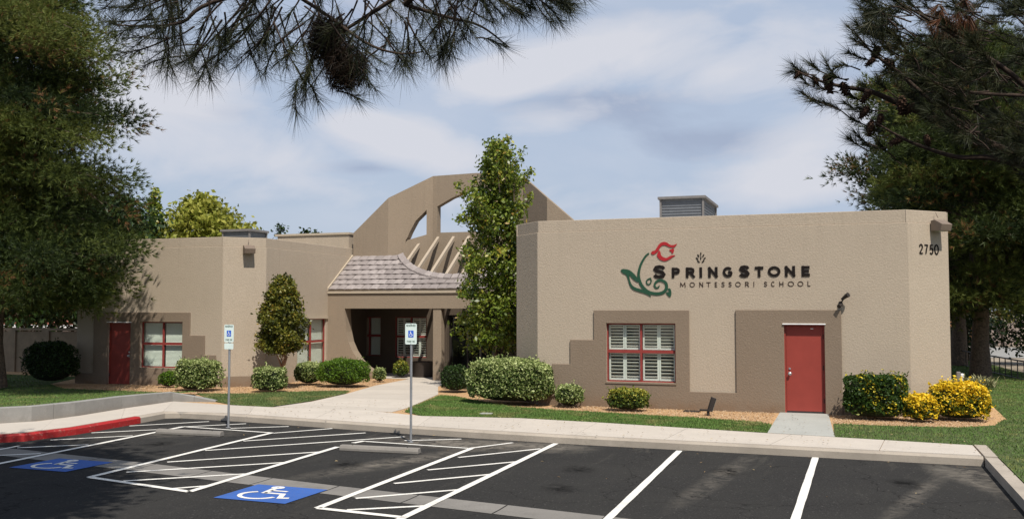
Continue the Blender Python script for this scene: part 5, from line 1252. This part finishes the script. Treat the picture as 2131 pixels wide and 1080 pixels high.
# trees behind
rf_b = lambda t: np.interp(t, [0, .3, .6, .85, 1.0], [3.4, 4.2, 3.5, 1.7, .2])
yb = PY(420, 600, 46)
broadleaf('background_tree', 'broad yellow green tree rising behind the left wing roof', 'tree', (yb.x, 46, 0), 3.0, 3.0, 8.5, rf_b, M['yellowtree'], .22, 420, 34, 61, .30, tr=.2)
yb = PY(318, 600, 44)
rf_t = lambda t: np.interp(t, [0, .4, .8, 1.0], [.5, .42, .28, .08])
broadleaf('background_tree', 'narrow dark green tree top between the big pine and the yellow green tree', 'tree', (yb.x, 44, 0), 3.0, 3.0, 9.3, rf_t, M['pear'], .16, 90, 22, 62, .15, tr=.12)
for k, (px_, py_, wdt, lb) in enumerate(((581, 473, .8, 'leftmost tiny tree top just above the left wing parapet'), (633, 482, .7, 'tiny tree top above the parapet next to the raised parapet block'), (655, 486, .35, 'smallest tree top touching the raised parapet block'))):
    b_ = PY(px_, 600, 62); tz = PY(px_, py_, 62).z
    broadleaf('background_tree', lb, 'tree', (b_.x, 62, 0), 3.0, 3.5, tz, (lambda w_: (lambda t: np.interp(t, [0, .6, 1.0], [w_ * 1.6, w_ * .8, .08])))(wdt), M['dark'], .18, 60, 16, 63 + k, .2, tr=.12)

def pine(label, base, H, z0, radf, seed, nl=60, tufts=9, needle=.17, nw=.016, per=15, lean=(0, 0), tr=.24, mat='pine', azr=None, group='tall pines', padr=.42, extra=None, droop=.18, clip=None, ntuft=17, cullk=.4):
    rg = np.random.default_rng(seed); rr = random.Random(seed); bx_, by_, bz = base
    T = empty('pine_tree', base, label, 'pine tree', group)
    pts = []
    for k in range(11):
        t = k / 10; pts.append(Vector((bx_ + lean[0] * t * H + .10 * math.sin(k * 1.7 + seed) * (k > 0), by_ + lean[1] * t * H + .10 * math.cos(k * 1.3 + seed) * (k > 0), bz + H * t)))
    MB().tube(pts, [tr * (1.25 if k == 0 else 1) * (1 - .085 * k) for k in range(11)], 12).build('trunk', M['bark'], T)
    at = lambda z: pts[0].lerp(pts[-1], (z - bz) / H)
    br = MB(); org = []; dr = []; vr = []
    for i in range(nl + len(extra or [])):
        t = (i + rr.random()) / nl; z = z0 + (H + bz - z0) * t ** .95
        a = rr.uniform(0, 6.283) if azr is None else rr.uniform(*azr)
        R0 = radf(t) * rr.uniform(.62, 1.14) * (1 + .16 * math.sin(z * 2.6 + seed)); c = at(min(z, H + bz)); 
        end = c + Vector((math.cos(a) * R0, math.sin(a) * R0, R0 * (rr.uniform(-droop, .28) + .25 * t)))
        if i >= nl:
            end = Vector(extra[i - nl]); zz0 = max(z0 + .6, end.z + .9); c = at(zz0); t = .2; hv_ = end - c; R0 = math.hypot(hv_.x, hv_.y); a = math.atan2(hv_.y, hv_.x)
        lp = skeleton_tube(br, c, end, max(.018, tr * .26 * (1 - .6 * t)), .010, rr, .06, 6, 6)
        cvb = rr.choice((.12, .25, .38, .5, .62, .74))
        npad = max(3, int(tufts * R0 / 2.5))
        for j in range(npad):
            f = rr.uniform(.35, 1.04) ** .8; k = min(5, int(f * 6)); pc_ = lp[k].lerp(lp[min(k + 1, 6)], f * 6 - k if f < 1 else 1)
            side = rr.uniform(-1, 1) * R0 * .30; sd = Vector((-math.sin(a), math.cos(a), 0)); pc_ = pc_ + sd * side + Vector((0, 0, rr.gauss(.05, .16)))
            if j < 3 : skeleton_tube(br, lp[max(1, k - 1)], pc_, .012, .005, rr, .05, 4, 3)
            nt_ = ntuft; o_ = np.array(pc_)[None] + rg.normal(0, 1, (nt_, 3)) * np.array([padr, padr, padr * .55])
            if clip is not None: o_ = o_[clip(o_)]
            if not len(o_): continue
            q_ = o_ - np.array([0, 0, H_CAM]); dq = q_ @ np.array(_f); xq = (q_ @ np.array(_r)) / np.maximum(dq, .1) * F_PX; yq = (q_ @ np.array(_u)) / np.maximum(dq, .1) * F_PX
            away = (dq < 1) | (np.abs(xq) > 1250) | (yq > 760); hid = (o_[:, 1] > c.y + 1.2)
            o_ = o_[rg.uniform(0, 1, len(o_)) < np.where(away, cullk, np.where(hid, .55, 1.0))]
            if not len(o_): continue
            out = unit(o_ - np.array(c)[None]) * .7 + unit(o_ - np.array(pc_)[None]) * .8 + np.array([0, 0, .35])
            org.append(o_); dr.append(out); rust = rr.random() < .055
            vr.append(np.full(len(o_), .99 if rust else cvb + rr.uniform(-.14, .14)) + rg.normal(0, .05, len(o_)) * (0 if rust else 1))
    br.build('branches', M['bark'], T)
    org = np.concatenate(org); dr = np.concatenate(dr); vr = np.concatenate(vr); vr = np.where(vr > .9, vr, np.clip(vr, 0, .88))
    V, v = needles(org, dr, per, needle, nw, .42, rg, vr, .02); 
    fo = link('crown', npmesh('crown', V, 3, v, M[mat]), None, T); fo['kind'] = 'stuff'
    return T, V
np_count = []
# big pine at the left, in front of the left wing
T1, V1 = pine('huge shaggy pine filling the left edge in front of the left wing', (-25.3, 24.0, .05), 14.0, 2.9, lambda t: np.interp(t, [0, .10, .30, .55, .8, 1], [3.3, 3.2, 2.9, 2.9, 2.4, .8]), 71, nl=150, tufts=16, needle=.21, nw=.023, per=9, tr=.20, padr=.30, droop=.24, ntuft=26,
              extra=[DD(*e) for e in ((215, 470, 29.2), (214, 425, 28.6), (212, 535, 29), (212, 510, 28), (200, 570, 29), (185, 600, 28.6), (165, 625, 28.8), (145, 630, 28), (120, 615, 27.8), (90, 595, 27), (218, 375, 28.4), (205, 240, 28), (195, 560, 28.2), (190, 540, 27.4), (205, 300, 28), (165, 100, 28), (150, 60, 28))])
T2, V2 = pine('second big pine behind the huge one, its boughs against the left wing wall', (-26.9, 25.4, .0), 12.4, 2.8, lambda t: np.interp(t, [0, .15, .5, .8, 1], [2.6, 3.2, 3.1, 2.4, .8]), 72, nl=90, tufts=15, needle=.20, nw=.024, per=9, tr=.20, padr=.32, droop=.18, ntuft=22)
T3, V3 = pine('leftmost tall pine, only its right boughs in view', (-29.6, 23.0, .1), 13.0, 2.8, lambda t: np.interp(t, [0, .2, .6, 1], [3.2, 4.0, 3.2, .4]), 73, nl=70, tufts=12, needle=.22, nw=.03, per=10, tr=.28, ntuft=20)
# pines on the right beyond the building
pine('right pine whose dark trunk stands nearest the railing', (5.0, 44.2, -.28), 14.0, 2.3, lambda t: np.interp(t, [0, .15, .5, .8, 1], [3.4, 4.3, 4.1, 2.8, .6]), 74, nl=115, tufts=15, needle=.29, nw=.031, per=9, tr=.36, padr=.36, ntuft=22)
pine('right pine with its trunk close to the building edge, further back', (5.15, 54.5, -.33), 16.2, 2.4, lambda t: np.interp(t, [0, .15, .5, .8, 1], [3.4, 4.4, 4.6, 3.6, .8]), 75, nl=110, tufts=15, needle=.34, nw=.040, per=7, tr=.38, padr=.45, ntuft=22)
pine('third right pine, mostly beyond the right edge', (9.0, 45.0, -.3), 15.0, 3.0, lambda t: np.interp(t, [0, .2, .6, 1], [3.0, 4.6, 3.8, .4]), 76, nl=70, tufts=11, needle=.30, nw=.04, per=10, tr=.36, padr=.6, ntuft=20)

# ---- pines beside the camera: boughs hang into the view, crowns throw their shade
def add_bough(T, limbs, tips, seed, per, needle, nw, mat, spread=.5, name='bough'):
    """limbs: list of (points, r0, r1) ; tips: list of (start, end)"""
    rg = np.random.default_rng(seed); rr = random.Random(seed); mb = MB()
    for pts, r0, r1 in limbs:
        P = spline3(pts, 5); n = len(P); mb.tube(P, [r0 + (r1 - r0) * k / (n - 1) for k in range(n)], 7)
    mb.build(name, M['twig'], T)
    mb = MB(); org = []; dr = []
    for s, e, r0, nt_ in tips:
        s, e = Vector(s), Vector(e); pts = skeleton_tube(mb, s, e, r0, .0022, rr, .07, 5, 6)
        for k in range(nt_):
            f = 1 - (k / nt_) * .70; i_ = min(5, int(f * 6)); p = pts[i_].lerp(pts[i_ + 1], f * 6 - i_)
            org.append(np.array(p)); dv = (pts[min(6, i_ + 1)] - pts[max(0, i_ - 1)]).normalized(); dr.append(np.array(dv))
    mb.build('twig', M['twig'], T)
    V, v = needles(np.array(org), np.array(dr), per, needle, nw, spread, rg, rg.uniform(0, 1, len(org)), .012)
    fo = link('needles', npmesh('needles', V, 3, v, M[mat]), None, T); fo['kind'] = 'stuff'
def spline3(pts, n=5):
    P = [Vector(p) for p in pts]; out = []
    for i in range(len(P) - 1):
        p0, p1, p2, p3 = P[max(i - 1, 0)], P[i], P[i + 1], P[min(i + 2, len(P) - 1)]
        for k in range(n):
            t = k / n; out.append(.5 * ((2 * p1) + (p2 - p0) * t + (2 * p0 - 5 * p1 + 4 * p2 - p3) * t * t + (-p0 + 3 * p1 - 3 * p2 + p3) * t ** 3))
    return out + [P[-1]]
def cone_mesh(T, c, ax, ln, r, seed):
    rr = random.Random(seed); ax = Vector(ax).normalized(); c = Vector(c)
    a = ax.cross(Vector((0, 0, 1)) if abs(ax.z) < .9 else Vector((1, 0, 0))).normalized(); b = ax.cross(a)
    mb = MB(); mb.tube([c - ax * ln / 2, c - ax * ln * .2, c + ax * ln * .2, c + ax * ln / 2], [r * .35, r * .75, r * .6, r * .15], 8)
    for k in range(42):
        f = k / 41; an = k * 2.4; rad = r * (.45 + .6 * math.sin(math.pi * min(1, .15 + f * .85))); p = c + ax * (ln * (f - .5))
        d = a * math.cos(an) + b * math.sin(an); s = ax.cross(d) * r * .28; o_ = p + d * rad * .5; t = p + d * rad + ax * ln * .06
        mb.add([o_ - s, o_ + s, t + s * .8 + ax * .002, t - s * .8 + ax * .002, t + d * r * .12], [(0, 1, 2, 3), (3, 2, 4)])
    mb.build('pine_cone', M['cone'], T)

rr = random.Random(9)
PA, _ = pine('large pine standing just beside the camera, its boughs hanging over the top', (1.6, -2.2, -.1), 12.0, 5.6,
             lambda t: np.interp(t, [0, .2, .5, .8, 1], [4.6, 4.8, 3.8, 2.4, .4]), 81, nl=70, tufts=10, needle=.20, nw=.020, per=11, tr=.27, group='tall pines',
             clip=lambda P: ((P[:, 2] - H_CAM) > .45 * (P[:, 1] * math.cos(YAW) - P[:, 0] * math.sin(YAW)) + .9) & (P[:, 1] < 5.2))
# limbs over the view, top centre
env = [(215, 60), (250, 150), (300, 175), (360, 190), (420, 205), (480, 190), (520, 195), (560, 215), (600, 200), (625, 262), (650, 235), (680, 190), (720, 215), (770, 240), (800, 215), (840, 195), (880, 185), (930, 165), (980, 145), (1010, 120), (1055, 120), (1070, 70), (1110, 55), (1150, 88), (1180, 60), (1215, 30)]
limbs = [([(-.5, -1.2, 5.6), DD(1150, -330, 3.6), DD(980, -120, 4.2), DD(842, 10, 4.5), DD(926, 35, 4.5), DD(990, 62, 4.5)][0:4], .035, .014),
         ([DD(980, -120, 4.2), DD(860, -30, 4.4), DD(722, 60, 4.5), DD(640, 100, 4.6)], .016, .004), ([DD(700, -60, 4.4), DD(444, 5, 4.5), DD(379, 47, 4.5), DD(304, 55, 4.6), DD(235, 52, 4.6)], .012, .003),
         ([DD(980, -120, 4.2), DD(700, -60, 4.4), DD(540, -10, 4.5), DD(473, 75, 4.6)], .016, .004), ([DD(842, 10, 4.5), DD(926, 35, 4.5), DD(1000, 55, 4.6), DD(1060, 100, 4.7)], .010, .003),
         ([DD(600, -20, 4.5), DD(677, 30, 4.5), DD(762, 90, 4.4), DD(830, 112, 4.4), DD(880, 108, 4.4)], .010, .003), ([DD(980, -120, 4.2), DD(1080, -30, 4.6), DD(1150, 5, 4.8)], .012, .003)]
tips = []
for i in range(190):
    u = rr.uniform(215, 1215); 
    if u > 1060 and rr.random() < .35: continue
    ve = np.interp(u, [e[0] for e in env], [e[1] for e in env]) - 34
    f = rr.random() ** .62; v = -25 + (ve + 25) * f; d = rr.uniform(4.1, 5.2)
    src = (u + rr.uniform(-70, 70) - (u - 720) * .10, v - rr.uniform(55, 130))
    if u < 330: src = (u + rr.uniform(40, 120), v - rr.uniform(0, 60))
    if u > 1000: src = (u - rr.uniform(20, 110), v - rr.uniform(20, 90))
    e = DD(u, v, d)
    tips.append((DD(src[0], src[1], d - .08), e, .0045, rr.choice((3, 4, 5))))
tips += [(DD(655, 90, 4.5), DD(632, 175, 4.5), .005, 8), (DD(632, 150, 4.5), DD(616, 232, 4.5), .004, 8), (DD(640, 170, 4.5), DD(660, 205, 4.5), .004, 4), (DD(700, 190, 4.45), DD(745, 205, 4.4), .004, 5), (DD(990, 80, 4.5), DD(1045, 95, 4.5), .004, 6),
         (DD(250, 60, 4.6), DD(238, 50, 4.6), .003, 4)]
add_bough(PA, limbs, tips, 91, 19, .135, .0024, 'nearpine', .62)
# matted dead clump
rg_ = np.random.default_rng(17); c1 = np.array(DD(680, 82, 4.5)); c2 = np.array(DD(718, 140, 4.45))
k = 1100; oo = np.concatenate([c1 + unit(rg_.normal(0, 1, (k, 3))) * rg_.uniform(0, 1, (k, 1)) ** .5 * np.array([.10, .09, .12]), c2 + unit(rg_.normal(0, 1, (k, 3))) * rg_.uniform(0, 1, (k, 1)) ** .5 * np.array([.10, .09, .11])])
V, v = needles(oo, rg_.normal(0, 1, oo.shape) + np.array([0, 0, -.6]), 4, .065, .0030, .6, rg_, rg_.uniform(0, 1, len(oo)))
o = link('dead_needle_clump', npmesh('dead_needle_clump', V, 3, v, M['deadneedle']), None, PA); o['kind'] = 'stuff'

# right bough with cones
PB, _ = pine('pine just right of the view whose cone bearing bough reaches in at top right', (6.6, 3.6, -.05), 9.0, 4.8,
             lambda t: np.interp(t, [0, .2, .5, 1], [2.6, 2.8, 2.0, .3]), 82, nl=50, tufts=9, needle=.18, nw=.016, per=11, tr=.20, group='tall pines',
             clip=lambda P: (P[:, 0] - (P[:, 1] * .43)) > .9)
limbs = [([(6.3, 3.8, 3.2), DD(2500, 470, 5.6), DD(2250, 380, 5.9), DD(2073, 307, 6), DD(1989, 267, 6), DD(1900, 227, 6), DD(1855, 209, 6), DD(1811, 191, 6), DD(1749, 180, 6), DD(1700, 167, 6), DD(1655, 147, 6)], .040, .004),
         ([DD(2250, 380, 5.9), DD(2073, 331, 5.8), DD(1989, 327, 5.8), DD(1900, 298, 5.8), DD(1855, 275, 5.8), DD(1811, 249, 5.8)], .020, .004),
         ([DD(2073, 307, 6), DD(1950, 220, 5.9), DD(1869, 151, 5.9), DD(1833, 124, 5.9), DD(1807, 102, 5.9), DD(1775, 62, 5.9)], .016, .004),
         ([DD(2250, 380, 5.9), DD(2150, 200, 5.6), DD(2040, 110, 5.6), DD(1930, 40, 5.6), DD(1860, 0, 5.6)], .020, .005),
         ([DD(2150, 200, 5.6), DD(2000, 190, 5.6), DD(1900, 150, 5.6)], .012, .004)]
tips = []
for (u, v) in [(1655, 140), (1668, 160), (1690, 135), (1720, 130), (1745, 140), (1672, 195), (1690, 205), (1720, 215), (1760, 215), (1700, 175), (1650, 150), (1735, 160), (1765, 195), (1790, 225), (1775, 250), (1785, 280), (1800, 300), (1770, 290), (1815, 270), (1830, 300),
               (1768, 60), (1785, 50), (1780, 85), (1770, 110), (1800, 70), (1820, 95), (1790, 15), (1810, 5), (1840, 20), (1850, 60), (1850, 100), (1800, 180), (1830, 170), (1870, 180)]:
    s = (u + rr.uniform(25, 60), v + rr.uniform(5, 40)); d = rr.uniform(5.8, 6.15)
    tips.append((DD(*s, d), DD(u, v, d), .005, 5))
for i in range(300):
    u = 1790 + 470 * rr.random() ** .8; lo = np.interp(u, [1780, 1860, 1960, 2070, 2250], [40, 200, 270, 330, 380]); hi = np.interp(u, [1780, 1830, 2250], [0, -40, -60])
    v = hi + (lo - hi) * rr.random() ** .8; d = rr.uniform(5.3, 6.4)
    tips.append((DD(u + rr.uniform(20, 90), v + rr.uniform(-20, 60), d + .05), DD(u, v, d), .005, 5))
add_bough(PB, limbs, tips, 92, 22, .12, .0034, 'nearpine', .5)
for k, (u, v, s) in enumerate([(1822, 108, 1.1), (1811, 126, .8), (1850, 131, 1.1), (1724, 171, 1.35), (1757, 181, 1.0), (1802, 197, 1.0), (1876, 216, 1.3), (1893, 224, 1.0), (1798, 231, 1.0), (1831, 246, .9), (1811, 263, 1.0), (1865, 290, 1.0), (1696, 163, .6), (1659, 153, .6), (1930, 290, .9)]):
    c = DD(u, v + 4, 5.92); cone_mesh(PB, c, (rr.uniform(-.8, .3), rr.uniform(-.3, .3), rr.uniform(-1, -.2)), .088 * s, .030 * s, 200 + k)
# rust coloured dead spray at top right
kk_ = np.array([DD(rr.uniform(1950, 2020), rr.uniform(-10, 60), rr.uniform(5.5, 5.9)) for _ in range(26)])
V, v = needles(kk_, rg_.normal(0, .6, kk_.shape) + np.array([-.2, 0, -1.0]), 30, .15, .0045, .35, rg_, rg_.uniform(0, 1, len(kk_)))
o = link('dead_needle_spray', npmesh('dead_needle_spray', V, 3, v, M['rustneedle']), None, PB); o['kind'] = 'stuff'

# pine left of the lot: its crown throws the big shade at lower left
pine('pine left of the view, seen by the broad shadow it throws over the lot', (-9.6, 5.6, -.1), 14.2, 6.6, lambda t: np.interp(t, [0, .2, .5, .8, 1], [2.0, 3.1, 3.2, 2.4, .5]), 83, nl=90, tufts=19, needle=.24, nw=.05, per=9, tr=.26, group='tall pines', ntuft=20, cullk=1.0)

# ================================================================== EDGES OF THE SITE
FW = empty('block_wall', (-33, 31, 0), 'tan block garden wall in tree shade at the far left', 'wall')
x = -44.0
for k in range(11):
    x1 = x + 1.72; MB().box((x, 31, -.1), (x1 - .02, 31.2, 1.62)).build('wall_panel', M['fence'], FW)
    MB().box((x1 - .25, 30.93, -.1), (x1 + .12, 31.0 - .002, 1.66)).build('pilaster', M['fence'], FW); x = x1
MB().box((-44, 30.95, 1.665), (-25.07, 31.25, 1.74)).build('coping', M['fence'], FW)
HS = empty('neighbour_house', (-50, 50, 0), 'house with red tiled roof and white eaves beyond the block wall', 'house')
MB().box((-60, 50.6, -.2), (-46.6, 60, 1.6)).build('wall', M['far'], HS)
MB().box((-60.2, 50.0, 1.32), (-48.8, 50.2, 1.50)).box((-47.9, 50.0, 1.32), (-46.3, 50.2, 1.50)).build('eaves_board', M['whitetrim'], HS)
MB().prism([(-60.2, 50.05, 1.52), (-46.3, 50.05, 1.52), (-46.3, 56, 4.2), (-60.2, 56, 4.2)], (0, 0, .12)).build('roof', M['houseroof'], HS)
# dark evergreen mass behind the wall
for k, (x_, y_, h_, lb) in enumerate(((-41, 37, 7.5, 'leftmost dark evergreen behind the block wall'), (-36.5, 36, 7.0, 'middle dark evergreen behind the block wall'), (-32.0, 35, 7.2, 'dark evergreen behind the block wall, next to the left wing'), (-35.5, 41, 8.0, 'dark evergreen just behind the left end of the left wing'))):
    broadleaf('evergreen_tree', lb, 'tree', (x_, y_, 0), 1.6, 1.9, h_, lambda t: np.interp(t, [0, .3, .8, 1], [2.3, 2.6, 2.0, .6]), M['dark'], .22, 240, 30, 95 + k, .34, tr=.15, group='dark evergreens behind the wall')
# railing on the right
RL = empty('metal_railing', (5.5, 45, -.3), 'dark metal railing behind the right lawn', 'railing')
r0, r1 = Vector((7.3, 62, -.4)), Vector((7.0, 34, -.33))
a_, b_ = Vector((4.6, 62.0, -.42)), Vector((6.9, 37.0, -.3)); hgt = .82
MB().tube([a_ + Vector((0, 0, hgt)), b_ + Vector((0, 0, hgt))], .03, 6).build('top_rail', M['darkmetal'], RL)
MB().tube([a_ + Vector((0, 0, .12)), b_ + Vector((0, 0, .12))], .022, 6).build('bottom_rail', M['darkmetal'], RL)
for k in range(27):
    p = a_.lerp(b_, k / 26); MB().box((p.x - .018, p.y - .018, p.z), (p.x + .018, p.y + .018, p.z + hgt - .02)).build('post', M['darkmetal'], RL)
# street and far side seen past the railing
poly_sheet('street', [(-10, 66), (60, 66), (60, 84), (-10, 84)], -.40, M['grey'], kind='structure')
FWl = empty('far_wall', (8, 90, 0), 'low orange tan wall across the street beyond the pines', 'wall')
for k in range(8): MB().box((-6 + k * 4.0, 90, -.5), (-2.06 + k * 4.0, 90.3, 1.5)).build('wall_panel', M['orange'] if k % 2 else M['far'], FWl)
for k, (x_, y_, h_, lb) in enumerate(((6.2, 60, 3.2, 'low dark bush beyond the railing between the two right trunks'), (9.5, 58, 3.6, 'low dark bush beyond the railing right of the nearest trunk'), (13, 57, 4.0, 'dark bush beyond the railing at the right edge'))):
    broadleaf('evergreen_bush', lb, 'bush', (x_, y_, -.4), .5, .4, h_, lambda t: np.interp(t, [0, .4, 1], [1.5, 1.7, .4]), M['dark'], .17, 110, 26, 130 + k, .3, tr=.08, group='dark bushes beyond the railing')
for k, (x_, y_, h_, lb) in enumerate(((4.5, 88, 5.5, 'small street tree across the road, left'), (11.5, 87, 5.0, 'small street tree across the road, middle'), (18.5, 88, 6, 'small street tree across the road, right'))):
    broadleaf('street_tree', lb, 'tree', (x_, y_, -.4), 1.6, 1.7, h_, lambda t: np.interp(t, [0, .4, 1], [1.6, 2.3, .4]), M['olive'], .28, 70, 18, 120 + k, .4, tr=.12, group='street trees across the road')
SP = empty('street_marker', (8.6, 66, -.4), 'thin white post by the street behind the railing', 'post')
pq = PY(2046, 706, 64); MB().box((pq.x - .05, 64, -.42), (pq.x + .05, 64.05, pq.z + .8)).build('post', M['whitetrim'], SP)
MB().box((pq.x - .3, 64.0, pq.z - .05), (pq.x - .051, 64.04, pq.z + .1)).build('plate', M['whitetrim'], SP)
